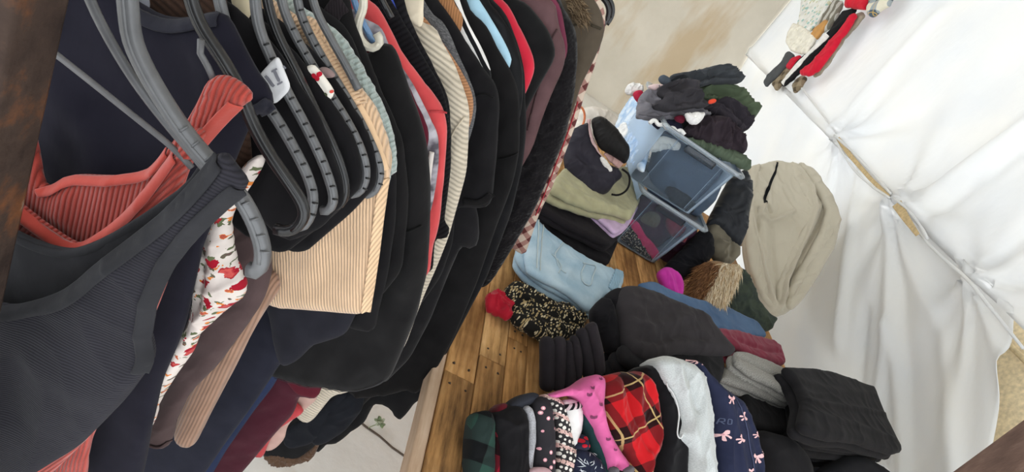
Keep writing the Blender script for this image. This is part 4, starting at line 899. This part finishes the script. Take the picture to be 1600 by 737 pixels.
g = thing('white_sock', 'small white sock at the front of the heap', 'sock', hp(1075, 188, 2.24), '1058,184 1072,182 1092,182 1090,190 1082,200 1074,202 1066,196', fab((232, 230, 228)), th=.016, lift=.05, dens=300, wr=(.008, 40, 40, 0))
thing('navy_shirt', 'navy cloth under the hem of the grey shirt on the bin', 'top', hp(1050, 195, 2.28), '1016,192 1040,184 1062,188 1068,206 1056,214 1034,206', fab((44, 44, 62)), th=.02, dens=300)
b = B(); hpp = hp(1040, 204, 2.22)
sweep(b, smooth3(px3(hpp, '1010,196 1018,190 1024,200 1032,197 1038,206 1046,202 1052,210 1058,206 1064,214', .03), .004), .008, .008, None, 8)
tag(b.build('white_frill', fab((236, 235, 233))), 'white ruffled trim peeping over the front rim of the upper bin', 'trim')
thing('white_cloth', 'white crumpled cloth at the left top corner of the heap', 'cloth', hp(990, 140, 2.36), '976,140 982,130 994,129 1006,136 1004,146 992,150 982,148', fab((226, 224, 222)), th=.02, dens=300, wr=(.012, 30, 30, 0))
thing('red_cloth', 'crimson fold beside the white cloth on the heap', 'cloth', hp(998, 150, 2.33), '989,144 1002,142 1005,156 1000,164 992,158 987,150', fab((176, 40, 66)), th=.016, dens=200, lift=.01)
thing('burgundy_shirt', 'burgundy fold peeping below the grey shirt on the heap', 'top', hp(1056, 190, 2.26), '1046,186 1060,184 1064,192 1060,198 1050,194', fab((96, 26, 44)), th=.014, lift=.035, dens=150)
thing('orange_tag', 'small orange red patch in the middle of the heap', 'label', hp(1100, 166, 2.28), '1095,164 1106,162 1108,168 1096,171', fab((214, 72, 48)), th=.008, lift=.055, dens=100)
thing('pale_pink_cloth', 'pale pink cloth edge behind the grey shirt', 'cloth', hp(1022, 134, 2.3), '1010,136 1020,131 1036,132 1040,140 1022,142', fab((214, 190, 190)), th=.012, dens=150)
# far left: white sack and orange handle by the ledge
e = empty('white_sack', (1.05, 3.1, tzw), 'white plastic sack with an orange handle behind the padded bundle', 'bag')
sp = gp(930, 210, -.9, (-.1, -.9, .4)); 
cloth('bag_body', gp(925, 215, -.87, (0, -.6, .8)), '888,215 900,172 925,166 950,174 962,186 975,200 960,215 930,225', fab((222, 214, 204), 'puff', rough=.5, sheen=0), e, th=.05, thb=.12, r=.07, wr=(.012, 10, 10, 0), dens=600)
tube('handle', px3(gp(905, 178, -.72, (0, -.9, .3)), '906,196 910,184 909,172 903,164 894,166', .05), .005, plastic((226, 130, 84), .5, 'orange_plastic'), e)
# ---- pile against the tarpaulin
thing('black_sweater', 'black cloth in the gap right of the lower bin', 'sweater', gp(1075, 410, -.90, (-.1, -.6, .8)), '1040,414 1070,384 1100,352 1112,372 1116,396 1100,420 1084,434 1062,440', fab((22, 22, 26)), th=.04, thb=.07, r=.05, wr=(.014, 12, 12, .5), dens=700)
thing('magenta_scarf', 'magenta cloth spilling out at the foot of the lower bin', 'scarf', gp(1046, 440, -.94, (-.1, -.6, .8)), '1027,424 1042,415 1062,427 1068,448 1066,462 1052,470 1040,454 1032,440', fab((196, 58, 160)), th=.02, thb=.04, r=.025, wr=(.008, 20, 8, .7), dens=500, ridges=(('1036,420 1046,440 1052,466', .008, .008), ('1050,424 1058,456', -.006, .008)))
thing('khaki_hood', 'khaki grey hood folded above the fur trim', 'hood', gp(1130, 385, -.80, (-.2, -.65, .7)), '1104,364 1110,340 1124,352 1138,366 1152,378 1156,398 1140,414 1124,414 1112,398 1108,380', fab((112, 106, 92)), th=.04, thb=.06, r=.04, wr=(.012, 14, 14, .4), dens=700, ridges=(('1118,378 1130,384 1128,404', .014, .01), ('1140,376 1136,402', -.012, .01)))
thing('leather_jacket', 'shiny black puffy jacket wedged between the bins and the grey sweatshirt', 'jacket', gp(1130, 310, -.66, (-.3, -.65, .7)), '1102,352 1112,330 1128,300 1140,276 1164,264 1176,290 1172,330 1164,370 1158,386 1144,378 1126,362 1112,352', fab((48, 50, 54), 'puff', rough=.35, sheen=0), th=.05, thb=.06, r=.05, wr=(.016, 12, 12, .5), dens=800)
jk = gp(1170, 470, -.93, (-.2, -.6, .75))
g = thing('parka', 'dark green parka with a brown and cream fur-trimmed hood, under the grey sweatshirt', 'parka', jk, '1152,416 1166,424 1184,470 1200,490 1214,498 1204,516 1180,522 1150,506 1122,488 1112,470 1130,440', fab((54, 62, 58), 'dye', 18, c2=(68, 76, 66)), th=.04, thb=.06, r=.05, wr=(.014, 12, 12, .3), dens=900)
fp_ = gp(1115, 445, -.88, (-.2, -.6, .75))
fr = cloth('hood_edge', fp_, '1090,424 1100,410 1116,406 1134,412 1156,412 1152,430 1138,456 1124,482 1104,478 1086,470 1070,462 1082,440', fab((142, 112, 80)), g, th=.03, thb=.04, r=.04, dens=500)
fd = jk.u*.2
up_dir = RM @ np.array([.35, -.75, -.3])
fur('fur_trim', fp_, '1078,444 1092,416 1104,408 1120,420 1110,446 1094,468 1070,464', [fab((116, 78, 48)), fab((150, 108, 70)), fab((92, 62, 40))], g, 2600, .055, RM @ np.array([-.6, .35, -.5]), .0013, fr)
fur('fur_trim', fp_, '1108,440 1124,412 1140,412 1158,414 1152,434 1136,460 1124,482 1104,478 1094,470', [fab((222, 204, 172)), fab((236, 222, 196)), fab((182, 152, 112))], g, 3600, .055, RM @ np.array([-.35, .75, -.5]), .0013, fr, seed=8)
# grey sweatshirt draped over the pile
sw = gp(1220, 430, -.88, (-.30, -.50, .62))
msw = fab((180, 172, 154), 'heather', 420, c2=(197, 190, 173), sheen=.25)
g = thing('sweatpants', 'pale grey marl sweatpants with a pocket slit, draped over the pile against the tarpaulin', 'sweatpants', sw, '1167,265 1190,256 1212,251 1240,259 1264,270 1284,298 1301,326 1306,350 1297,391 1272,434 1248,472 1228,490 1207,497 1194,484 1183,466 1166,428 1160,392 1158,350 1161,300', msw, th=.045, thb=.05, r=.05, wr=(.013, 8, 4, .6), dens=2600,
    ridges=(('1190,322 1182,340 1196,352 1216,346 1232,336', 0.030, .012), ('1172,270 1166,330 1178,380 1190,440 1204,480', 0.027, .014), ('1198,336 1190,320 1194,300', -0.019, .008), ('1236,262 1262,300 1268,330 1250,380 1222,440 1212,490', 0.038, .012), ('1252,270 1284,320 1276,350 1246,400 1228,450', -0.034, .010), ('1262,272 1300,330 1290,370 1256,420 1232,470', 0.030, .012), ('1200,360 1204,420 1210,470', -0.015, .012), ('1180,330 1176,400 1192,460', -0.019, .008)))
ribbon('pocket_slit', sw, '1210,258 1206,274 1199,290 1193,304 1189,316 1188,326', .010, fab((25, 26, 28)), g, on=g, th=.0025, w2=.022, lift=.0015)
cloth('leg_fold', sw, '1240,259 1264,270 1284,298 1301,326 1306,350 1297,391 1272,434 1248,472 1230,489 1219,482 1228,444 1252,404 1272,366 1283,332 1268,302 1250,280', msw, g, th=.028, thb=.02, r=.025, lift=.045, wr=(.010, 6, 14, .9), dens=900)
cloth('leg_fold', sw, '1230,256 1248,266 1266,298 1275,331 1262,368 1240,410 1224,450 1218,482 1208,490 1207,450 1226,400 1250,358 1259,331 1246,302 1232,280', msw, g, th=.022, thb=.02, r=.02, lift=.038, wr=(.009, 6, 14, .9), dens=900)
cloth('leg_fold', sw, '1168,264 1184,261 1177,300 1173,340 1183,390 1196,440 1206,484 1196,484 1184,466 1167,428 1161,392 1159,350 1162,300', msw, g, th=.022, thb=.02, r=.02, lift=.036, wr=(.009, 12, 5, .2), dens=800)
cloth('folded_cuff', sw, '1138,312 1148,304 1162,302 1164,330 1163,384 1152,372 1144,352', msw, g, th=.02, thb=.04, r=.02, lift=-.03, dens=500, ridges=(('1150,310 1152,360', -.01, .01),))
# ---- black ditsy roll
g = thing('floral_dress', 'black dress with tiny cream flowers lying rolled on the planks', 'dress', hz(-.955), '786,452 796,446 806,444 830,458 867,475 900,488 916,498 906,520 880,530 846,528 812,510 800,497 796,475', fab((32, 31, 29), 'ditsy', 150, c2=(206, 192, 158), c3=(170, 150, 110)), th=.026, thb=.03, r=.026, wr=(.016, 8, 26, -.5), dens=1800, ridges=(('800,470 850,500 895,512', -.010, .012), ('800,455 860,485', .008, .012)))
thing('red_satin_shirt', 'red satin cloth sticking out of the end of the floral roll', 'top', hz(-.965), '757,462 766,457 782,456 797,464 802,480 800,498 790,498 778,486 764,476', fab((176, 28, 48), rough=.5), th=.014, thb=.025, r=.016, wr=(.016, 26, 18, .5), dens=900)
# ---- row of black leggings standing on edge
lp = gp(870, 612, -.955, (-.12, -.70, .70))
legs = ['845,527 856,524 866,530 868,580 866,613 845,611', '865,526 876,524 884,530 884,575 880,611 864,613', '882,530 892,532 897,570 899,598 890,608 878,609', '890,522 900,524 908,556 907,592 898,598 892,560', '898,514 912,510 922,552 926,586 912,596 906,556', '910,508 926,500 938,548 942,584 926,592 920,552']
pos = ['first from the bare planks', 'second from the bare planks', 'third from the bare planks', 'fourth from the bare planks, shorter than its neighbours', 'fifth from the bare planks', 'sixth from the bare planks, against the big black pile']
for i, t in enumerate(legs):
    thing('folded_leggings', 'black folded leggings standing on edge, '+pos[i], 'leggings', lp, t, fab((50, 46, 50) if i % 2 else (44, 41, 45), seed=i), group='row of black folded leggings', th=.022, thb=.05, r=.02, lift=.004*i, dens=500, wr=(.003, 30, 8, .1))
# rolled black pieces beside
for i, (a, t, lab) in enumerate((((935, 560, -.90), '922,486 934,470 944,462 956,470 964,500 970,540 962,556 944,548 932,520', 'black folded garment bulging at the left end of the large black pile'), ((955, 530, -.87), '942,464 956,452 970,448 986,466 990,510 984,540 966,536 954,500', 'black rolled garment second in the large black pile, behind the bulging one'), ((960, 580, -.94), '920,560 950,548 990,560 1012,576 1006,606 970,612 934,606', 'black folded garment at the foot of the large black pile behind the red plaid'))):
    thing('folded_trousers', lab, 'trousers', gp(*a, (-.15, -.65, .75)), t, fab((25, 24, 27), seed=i+3), th=.035, thb=.07, r=.035, wr=(.008, 16, 8, .2), dens=600)
# ---- big black folded trousers on top
fthing('folded_trousers', 'black folded trousers under the large dark grey ones', 'trousers', -.835, '962,545 1000,520 1060,520 1125,550 1130,575 1124,600 1090,610 1040,594 1000,580 975,570', fab((29, 28, 30), seed=8), n=3, th=.018)
bt = gp(1030, 540, -.80, (-.06, -.30, .95))
g = thing('folded_trousers', 'large washed black trousers folded on top of the pile, the biggest dark piece', 'trousers', bt, '962,462 968,448 986,447 1022,456 1060,474 1100,490 1114,512 1132,534 1146,549 1142,556 1112,555 1062,552 1030,560 1008,566 986,558 974,540 966,500', fab((50, 47, 49), seed=9), th=.032, thb=.03, r=.035, wr=(.006, 10, 8, .4), dens=1800,
    ridges=(('980,470 1020,485 1060,480', .005, .012), ('975,505 1005,520 1040,510 1070,500', .010, .012), ('985,535 1015,540 1050,530 1090,535', -.008, .012), ('990,490 1010,530', .006, .012), ('1040,540 1090,545 1135,550', .006, .008)))
# blue jeans, maroon, grey
fthing('jeans', 'mid blue jeans lying flat behind the large black trousers', 'jeans', -.925, '995,444 1018,440 1050,456 1085,468 1130,478 1182,504 1198,526 1160,528 1120,516 1080,500 1030,476', fab((62, 88, 122), 'denim', c2=(84, 112, 146)), n=3, th=.014)
fthing('folded_shirt', 'maroon folded cloth lying beside the blue jeans near the tarpaulin', 'top', -.86, '1112,513 1150,518 1200,529 1218,541 1224,556 1226,568 1220,572 1194,567 1144,544 1124,530', fab((122, 50, 66)), n=3, th=.016, jit=.012, wr=(.006, 12, 10, .4), ridges=(('1150,535 1190,550 1216,552', -.010, .010),))
fthing('jeans', 'small corner of blue denim under the maroon cloth', 'jeans', -.93, '1186,562 1212,562 1218,573 1206,578 1190,574', fab((84, 118, 146), 'denim', c2=(104, 138, 164)), n=2, th=.014)
fthing('folded_sweater', 'grey marl sweater folded on the pile behind the navy bow print', 'sweater', -.79, '1145,550 1160,550 1190,562 1218,574 1250,604 1252,626 1236,622 1210,606 1172,588 1146,568', fab((108, 106, 102), 'heather', 260, c2=(160, 158, 152)), n=2, th=.014, jit=.01, ridges=(('1150,560 1200,585 1244,615', -.012, .008),))
fthing('folded_sweater', 'second grey marl sweater, lower one of the grey pair', 'sweater', -.835, '1130,573 1150,576 1194,600 1246,624 1250,640 1220,633 1172,612 1124,594', fab((100, 98, 95), 'heather', 260, c2=(150, 148, 143)), n=2, th=.015)
fthing('folded_trousers', 'black folded trousers under the two grey sweaters', 'trousers', -.87, '1150,600 1180,616 1244,642 1240,664 1226,680 1196,676 1168,666', fab((24, 23, 25), seed=11), n=4, th=.016)
# ---- big black stack at the right
fthing('folded_trousers', 'broad black folded trousers on top of the stack nearest the tarpaulin', 'trousers', -.74, '1219,575 1260,576 1302,583 1332,594 1361,606 1380,648 1396,682 1408,706 1394,710 1336,692 1290,688 1258,678 1244,664 1250,630 1240,600', fab((27, 26, 28), seed=12), n=2, th=.017, wr=(.004, 8, 8, .3), dens=1500, ridges=(('1255,630 1310,640 1375,650', .008, .010), ('1260,650 1330,668 1390,690', .007, .012), ('1250,600 1300,615 1360,620', .004, .016)))
fthing('folded_trousers', 'black folded trousers in the middle of the right-hand stack', 'trousers', -.805, '1236,590 1300,600 1352,622 1380,664 1392,706 1388,718 1340,708 1280,700 1250,690 1244,640', fab((24, 23, 25), seed=13), n=3, th=.015, jit=.012)
fthing('folded_trousers', 'lowest black folded trousers of the right-hand stack', 'trousers', -.90, '1236,596 1300,606 1350,630 1378,670 1388,714 1340,722 1270,720 1244,700 1240,650', fab((22, 21, 23), seed=14), n=3, th=.016)
thing('folded_leggings', 'black folded leggings in front of the grey sweaters, beside the bow print', 'leggings', gp(1220, 720, -.88, (-.1, -.55, .8)), '1176,676 1190,671 1231,682 1250,700 1262,722 1270,790 1190,790 1182,720', fab((29, 28, 30), seed=15), th=.05, thb=.08, r=.05, wr=(.005, 10, 8, .3), dens=800)
tg = thing('track_trousers', 'black trousers with a thin white piping at the lower edge of the view', 'trousers', gp(1330, 730, -.86, (-.05, -.5, .85)), '1272,737 1300,722 1320,711 1342,710 1362,720 1380,731 1396,745 1400,800 1280,800', fab((28, 28, 31), seed=16), th=.03, thb=.06, r=.03, dens=700)
ribbon('white_piping', HF[tg.name].pl, '1360,722 1376,731 1392,744 1398,760', .004, fab((220, 220, 222)), tg, on=tg, th=.002)
thing('folded_shirt', 'black folded top just left of the piped trousers at the lower edge', 'top', gp(1270, 735, -.92, (-.05, -.5, .85)), '1252,737 1270,728 1290,730 1300,745 1300,800 1256,800', fab((44, 44, 50), seed=17), th=.03, thb=.05, r=.03, dens=300)
# ---- front row of folded leggings and pyjamas
rp_ = gp(960, 737, -.90, (.02, -.58, .81))
def row(name, label, cat, out, mat, **kw):
    kw.setdefault('th', .024); kw.setdefault('thb', .09); kw.setdefault('r', .026); kw.setdefault('wr', (.005, 22, 7, .1)); kw.setdefault('dens', 900)
    q = Plane(rp_.o+rp_.n*(kw.pop('lift', 0)+kw['th']*.45), rp_.n, rp_.u)
    return thing(name, label, cat, q, out, mat, lift=-kw['th']*.45, **kw)
row('plaid_shirt', 'dark green and black plaid flannel, leftmost piece of the front row', 'shirt', '742,650 752,642 768,640 776,652 776,695 773,790 728,800 737,700', fab((44, 70, 62), 'plaid', 11, .05, c2=(34, 36, 38)), ridges=(('744,690 772,690', -.003, .01), ('742,715 772,712', -.003, .008)))
row('red_plaid_shirt', 'red and black plaid sliver between the green plaid and the black leggings', 'shirt', '776,640 786,628 796,631 800,645 794,700 792,790 768,790 774,690', fab((150, 30, 48), 'plaid', 13, 0, c2=(48, 22, 28)), th=.014, lift=-.004)
row('black_leggings', 'black folded leggings in the front row, right of the red plaid sliver', 'leggings', '772,650 784,640 804,630 822,638 828,658 832,790 784,790 782,690', fab((26, 25, 27), seed=21), th=.032, ridges=(('778,652 800,664 824,660', .008, .008), ('800,670 806,737', .004, .01)))
row('dark_waistband', 'dark folded waistband lying across the back of the polka dot leggings', 'leggings', '796,634 812,620 830,612 846,614 842,626 824,636 808,642', fab((52, 54, 62), seed=22), th=.018)
row('grey_sock', 'grey marl sliver between black leggings and polka dot leggings', 'leggings', '819,636 828,632 836,640 840,672 836,726 834,742 824,728 822,696 829,664', fab((150, 150, 156), 'heather', 240, c2=(190, 190, 196)), th=.022, lift=.008, dens=500)
row('polka_dot_leggings', 'black leggings with pink polka dots in the front row', 'leggings', '836,626 846,618 856,620 866,638 871,682 870,790 834,790 840,690 838,652', fab((48, 46, 50), 'dots', 62, c2=(222, 160, 170), c3=(244, 226, 226)), th=.03, lift=.006)
row('pink_sock', 'pale pink cloth at the foot of the polka dot leggings', 'sock', '832,737 840,731 854,729 866,736 872,790 830,790', fab((224, 186, 194)), th=.02, lift=.036, dens=300)
row('fair_isle_leggings', 'black leggings with a white and pink knitted pattern in the front row', 'leggings', '846,616 868,613 884,630 895,656 900,690 906,720 902,790 866,790 872,690 866,640 856,628', fab((52, 50, 52), 'fairisle', 34, .05, c2=(226, 222, 214), c3=(216, 180, 172)), th=.026)
row('white_leggings', 'plain white folded leggings with a black lettered waistband in the front row', 'leggings', '880,626 894,622 908,626 914,652 908,680 904,702 897,710 890,680 886,650', fab((230, 228, 226)), th=.026, lift=.004, dens=600)
ribbon('waistband', HF['white_leggings'].pl, '876,638 892,635 908,631', .014, fab((29, 28, 31), 'stripe', 90, 0, c2=(196, 176, 180)), HF and bpy.data.objects['white_leggings'], on=bpy.data.objects['white_leggings'], th=.003)
row('plum_leggings', 'plum sliver at the foot of the white leggings', 'leggings', '892,704 904,704 908,730 904,790 888,790', fab((96, 50, 66)), th=.016, lift=-.006, dens=300)
row('teal_leggings', 'dark teal folded leggings behind the pink cat print pair', 'leggings', '910,630 922,634 940,674 953,704 956,730 946,790 930,790 926,700 912,660', fab((36, 62, 64), seed=24), th=.024, dens=600, ridges=(('920,650 940,700 942,724', .006, .008),))
g = row('navy_print_leggings', 'navy leggings with a white sprig print at the foot of the teal ones', 'leggings', '896,714 908,696 924,704 944,722 954,744 956,800 886,800', fab((36, 40, 58)), th=.03, lift=.012)
def printed(o, nm, shapes, mats):
    """prints that follow the cloth: (polygon px, material index)"""
    b = B(); h = HF[o.name]
    for (t, mi) in shapes: decal(b, h.h, h.pl, [np.array(h.pl.px(*q)) for q in (P(t) if isinstance(t, str) else t)], mi, .0012)
    return b.build(nm, mats, o)
rs = random.Random(12)
sh = []
for k in range(26):
    x, y = rs.uniform(902, 948), rs.uniform(708, 740); a = rs.uniform(0, 3.1); l = rs.uniform(3, 5)
    c, s_ = math.cos(a), math.sin(a); sh.append(([(x-c*l, y-s_*l), (x-s_*.7, y+c*.7), (x+c*l, y+s_*l), (x+s_*.7, y-c*.7)], 0))
printed(g, 'print', sh, [fab((206, 212, 218))])
g = row('navy_red_cloth', 'small navy cloth with red berries between the white and teal leggings', 'cloth', '900,700 906,684 914,676 922,690 924,704 912,706', fab((40, 42, 58)), th=.03, lift=.014, dens=300)
printed(g, 'print', [([(x+r*math.cos(a), y+r*math.sin(a)) for a in np.linspace(0, 6.28, 9)[:-1]], 0) for x, y, r in ((907, 688, 3.5), (913, 684, 3), (909, 696, 3), (917, 696, 2.5))], [fab((178, 28, 44))])
g = row('pink_leggings', 'pink leggings with a dark cat print and grey cuffs, draped over the front row', 'leggings', '864,614 884,608 907,601 918,592 928,585 940,584 948,592 948,612 945,632 953,668 970,700 986,724 984,737 974,736 966,722 962,738 955,734 950,706 932,664 919,636 907,618 886,618 870,622', fab((208, 98, 152)), th=.022, lift=.035, dens=1300, ridges=(('920,610 940,650 958,700', .006, .006), ('870,618 905,610 930,596', .005, .006)))
def cat(x, y, s):
    return [([(x-4*s, y-5*s), (x-2*s, y-2.5*s), (x+1*s, y-2.5*s), (x+3*s, y-5*s), (x+3.6*s, y+1*s), (x+1*s, y+3*s), (x-2*s, y+3*s), (x-4*s, y+.5*s)], 0)]
sh = []
for (x, y, s) in ((921, 606, .7), (917, 617, .75), (933, 632, .8), (928, 652, .75), (948, 686, .7), (958, 702, .6), (936, 592, .6)): printed(g, 'cat_print', cat(x, y, s), [fab((122, 60, 92))])

cloth('cuff', HF[g.name].pl, '954,730 960,727 964,736 960,744 954,740', fab((104, 100, 104)), g, th=.016, lift=.004, dens=120)
cloth('cuff', HF[g.name].pl, '974,730 983,724 987,732 982,741 975,738', fab((104, 100, 104)), g, th=.016, lift=.004, dens=120)
g = row('plaid_pyjamas', 'red and black plaid flannel pyjamas bunched in the middle of the front row', 'pyjamas', '944,600 957,585 976,579 990,581 1003,577 1020,591 1026,612 1030,650 1034,678 1027,707 1021,724 1012,790 992,790 985,716 970,696 957,682 945,640', fab((190, 30, 36), 'plaid', 10.5, -.66, c2=(58, 26, 28), c3=(206, 176, 120)), th=.045, lift=.02, dens=1700, wr=(.008, 20, 8, .2), ridges=(('968,590 980,640 1004,700', -.014, .007), ('990,585 986,640 1000,690 1010,730', .012, .009), ('1004,590 1020,630 1022,700', .010, .010), ('956,600 960,650 985,705', .010, .010)))
row('velvet_leggings', 'black velvet folded leggings between the red plaid and the pale grey knit', 'leggings', '1004,574 1018,568 1034,572 1046,592 1060,632 1078,690 1078,790 1018,790 1036,682 1028,616', fab((20, 19, 22), sheen=.5, seed=26), th=.035, lift=.012, dens=900)
row('folded_trousers', 'black folded trousers hidden behind the velvet leggings', 'trousers', '1000,580 1040,566 1100,580 1120,640 1100,700 1040,690', fab((25, 24, 26), seed=27), th=.015, lift=-.04, dens=300)
g = row('grey_knit_leggings', 'pale grey marl knit leggings draped down the front row', 'leggings', '1028,562 1036,556 1048,554 1066,559 1082,567 1100,578 1108,602 1112,640 1119,695 1132,800 1074,800 1080,704 1070,692 1058,680 1066,660 1054,624 1040,600 1030,580', fab((172, 176, 176), 'heather', 300, c2=(200, 204, 204), sheen=.3), th=.035, lift=.035, dens=1700, wr=(.008, 24, 6, .15), ridges=(('1050,562 1064,620 1080,690 1092,737', .009, .009), ('1078,570 1092,620 1098,700 1108,740', .008, .009), ('1064,570 1082,640', -.008, .007)))
tube('hem_edge', [HF[g.name].pl.pt(*HF[g.name].pl.px(*q), .004) for q in P('1040,598 1042,606 1048,610 1056,628 1060,648 1058,662 1056,680 1062,686 1066,676 1072,672 1076,690')], .0018, fab((214, 216, 216)), g, d=.004)
g = row('bow_print_pyjamas', 'navy pyjamas with a pink bow print, rightmost of the front row', 'pyjamas', '1078,562 1088,560 1098,570 1110,586 1136,607 1157,622 1174,654 1184,692 1191,720 1194,800 1127,800 1119,700 1108,620 1090,580', fab((40, 44, 66)), th=.05, lift=.016, dens=1600, wr=(.006, 16, 6, .2), ridges=(('1120,610 1140,680 1150,737', .007, .012), ('1136,610 1165,670 1176,730', -.006, .01)))
def bow(x, y, s, a):
    c, q = math.cos(a), math.sin(a)
    def T(l): return [(x+s*(u*c-v*q), y+s*(u*q+v*c)) for u, v in l]
    return [(T([(0, -1), (-7, -5), (-9, -1), (-6, 3), (0, 1.4)]), 0), (T([(0, -1), (6, -6), (9, -3), (7, 2), (0, 1.4)]), 0), (T([(-1, 1), (-5, 10), (-2, 12), (1, 2)]), 0), (T([(0, 1), (4, 11), (7, 9), (2.4, 1)]), 0), (T([(-1.4, -1.6), (1.4, -1.6), (1.6, 1.6), (-1.4, 1.6)]), 1)]
sh = []
for (x, y, s, a) in ((1129, 622, .85, .25), (1152, 650, .8, 1.3), (1121, 678, .9, -.5), (1144, 684, .8, 1.1), (1172, 712, .95, .1), (1173, 678, .6, 1.2), (1160, 733, .6, 0), (1084, 563, .5, .3), (1093, 566, .5, .4), (1162, 634, .4, .8), (1184, 704, .5, 1.2)): printed(g, 'bow', bow(x, y, s, a), [fab((234, 190, 192)), fab((206, 150, 158))])
# faint lettering R O beside the bows

sh += stroke([(1116, 662), (1117, 653), (1121, 654), (1121, 658), (1117, 658)], .5)+stroke([(1118, 658), (1121, 662)], .5)+stroke([(1124, 654), (1128, 655), (1128, 662), (1124, 662), (1124, 654)], .5)
printed(g, 'lettering', sh, [fab((88, 96, 120))])
ribbon('side_seam', HF[g.name].pl, '1136,612 1152,660 1166,737', .003, fab((74, 80, 108)), g, on=g, th=.0015)
# ================================================================== GARMENTS ON THE TARPAULIN
def tg_(name, label, out, mat, X=TX-.05, cat='garment', **kw):
    kw.setdefault('th', .02); kw.setdefault('wr', (.01, 8, 8, 0)); kw.setdefault('dens', 400)
    return thing(name, label, cat, xp(X), out, mat, **kw)
tg_('eyelet_shirt', 'cream eyelet lace top hanging on the tarpaulin', '1228,66 1232,50 1240,36 1252,40 1270,52 1276,60 1262,86 1248,84 1236,80', fab((240, 236, 222), 'dots', 30, c2=(226, 220, 202)), TX-.10, 'top')
tg_('floral_tee', 'white top with pale green sprigs hanging above the eyelet top', '1246,44 1252,10 1258,-30 1290,-40 1312,-20 1290,20 1272,44 1258,54', fab((232, 232, 226), 'ditsy', 34, c2=(160, 196, 190), c3=(206, 206, 176)), TX-.08, 'top')
tg_('orange_scarf', 'tan orange strip hanging beside the sprig print top', '1265,60 1272,48 1290,30 1296,34 1286,50 1274,62', fab((200, 150, 90)), TX-.10, 'scarf')
tg_('grey_shirt', 'grey and white striped sleeve hanging in the bundle on the tarpaulin', '1268,50 1290,20 1306,0 1318,2 1310,26 1296,44 1284,52 1300,30', fab((190, 188, 180), 'stripe', 16, .5, c2=(120, 116, 104)), TX-.09, 'top')
tg_('black_trousers', 'black and white striped trouser leg hanging lowest on the tarpaulin', '1296,50 1318,18 1340,12 1326,34 1290,66 1262,100 1236,128 1222,136 1222,130 1246,100 1270,74', fab((32, 32, 34)), TX-.09, 'trousers')
o = bpy.data.objects['black_trousers.001'] if 'black_trousers.001' in bpy.data.objects else bpy.data.objects['black_trousers']
ribbon('white_stripe', xp(TX-.09), '1296,56 1268,84 1244,112 1224,132', .055, fab((236, 234, 230)), o, on=o, th=.004)
tg_('red_trousers', 'red trouser leg with black edges hanging next to the striped one', '1326,30 1336,20 1340,24 1318,56 1298,84 1276,112 1264,120 1252,118 1250,114 1270,98 1296,66', fab((206, 30, 54)), TX-.11, 'trousers')
tg_('dark_grey_trousers', 'dark grey trouser leg hanging at the left of the bundle on the tarpaulin', '1228,84 1234,80 1242,86 1236,96 1212,122 1202,130 1196,136 1193,129 1206,112 1222,96', fab((84, 86, 88)), TX-.08, 'trousers')
tg_('red_trouser_end', 'short red trouser end under the eyelet top', '1228,104 1240,92 1252,85 1248,94 1238,108 1230,108', fab((206, 34, 58)), TX-.07, 'trousers')
tg_('taupe_trousers', 'taupe brown strip of cloth hanging at the right of the bundle', '1336,24 1348,18 1352,24 1338,40 1318,62 1300,90 1282,116 1270,122 1280,106 1300,78 1320,52', fab((156, 146, 128)), TX-.07, 'trousers')
tg_('brown_shirt', 'taupe plaid cuff hanging below the dark grey trouser leg', '1206,132 1220,112 1232,104 1236,110 1224,128 1212,142', fab((150, 136, 112), 'plaid', 14, .7, c2=(120, 106, 84)), TX-.05, 'shirt')
tg_('brown_shirt', 'second taupe plaid cuff hanging below the red trouser leg', '1238,134 1246,122 1256,118 1262,122 1254,134 1240,146', fab((150, 136, 112), 'plaid', 14, .7, c2=(120, 106, 84)), TX-.05, 'shirt')
tg_('red_shirt', 'bright red top at the upper edge of the view on the tarpaulin', '1320,12 1326,-20 1340,-50 1376,-50 1362,-8 1352,15 1336,14', fab((206, 32, 52)), TX-.13, 'shirt', th=.03)
tg_('plaid_dress', 'cream, blue and yellow plaid flared hem at the upper edge of the view', '1354,22 1362,-10 1372,-40 1420,-40 1394,0 1390,9 1376,16 1362,28', fab((226, 220, 200), 'plaid', 9, .45, c2=(120, 140, 158), c3=(226, 186, 90)), TX-.12, 'dress', th=.03)
b = B(); sweep(b, smooth3([xp(TX-.06).pt(*xp(TX-.06).px(1260, -120)), xp(TX-.06).pt(*xp(TX-.06).px(1500, -160))], .05), .006, .006, None, 8)
tag(b.build('hanging_cord', plastic((200, 196, 186), .7, 'cord')), 'pale cord above the garments on the tarpaulin', 'cord')
# ================================================================== LIGHT
w = bpy.data.worlds.new('sky'); scene.world = w; w.use_nodes = True
nt = w.node_tree; bg = nt.nodes['Background']
bg.inputs[0].default_value = (.93, .97, 1.0, 1); bg.inputs[1].default_value = 2.3
sun = bpy.data.lights.new('sun', 'SUN'); sun.energy = 2.8; sun.angle = .12; so = bpy.data.objects.new('sun', sun); COL.objects.link(so)
so.rotation_euler = Vector((-.75, -.35, -.55)).to_track_quat('-Z', 'Y').to_euler()
scene.view_settings.view_transform = 'Standard'; scene.view_settings.look = 'None'; scene.view_settings.exposure = 0.22; scene.view_settings.gamma = 1; scene.view_settings.use_curve_mapping = False
for o in bpy.data.objects:
    if '_org' in o: del o['_org']
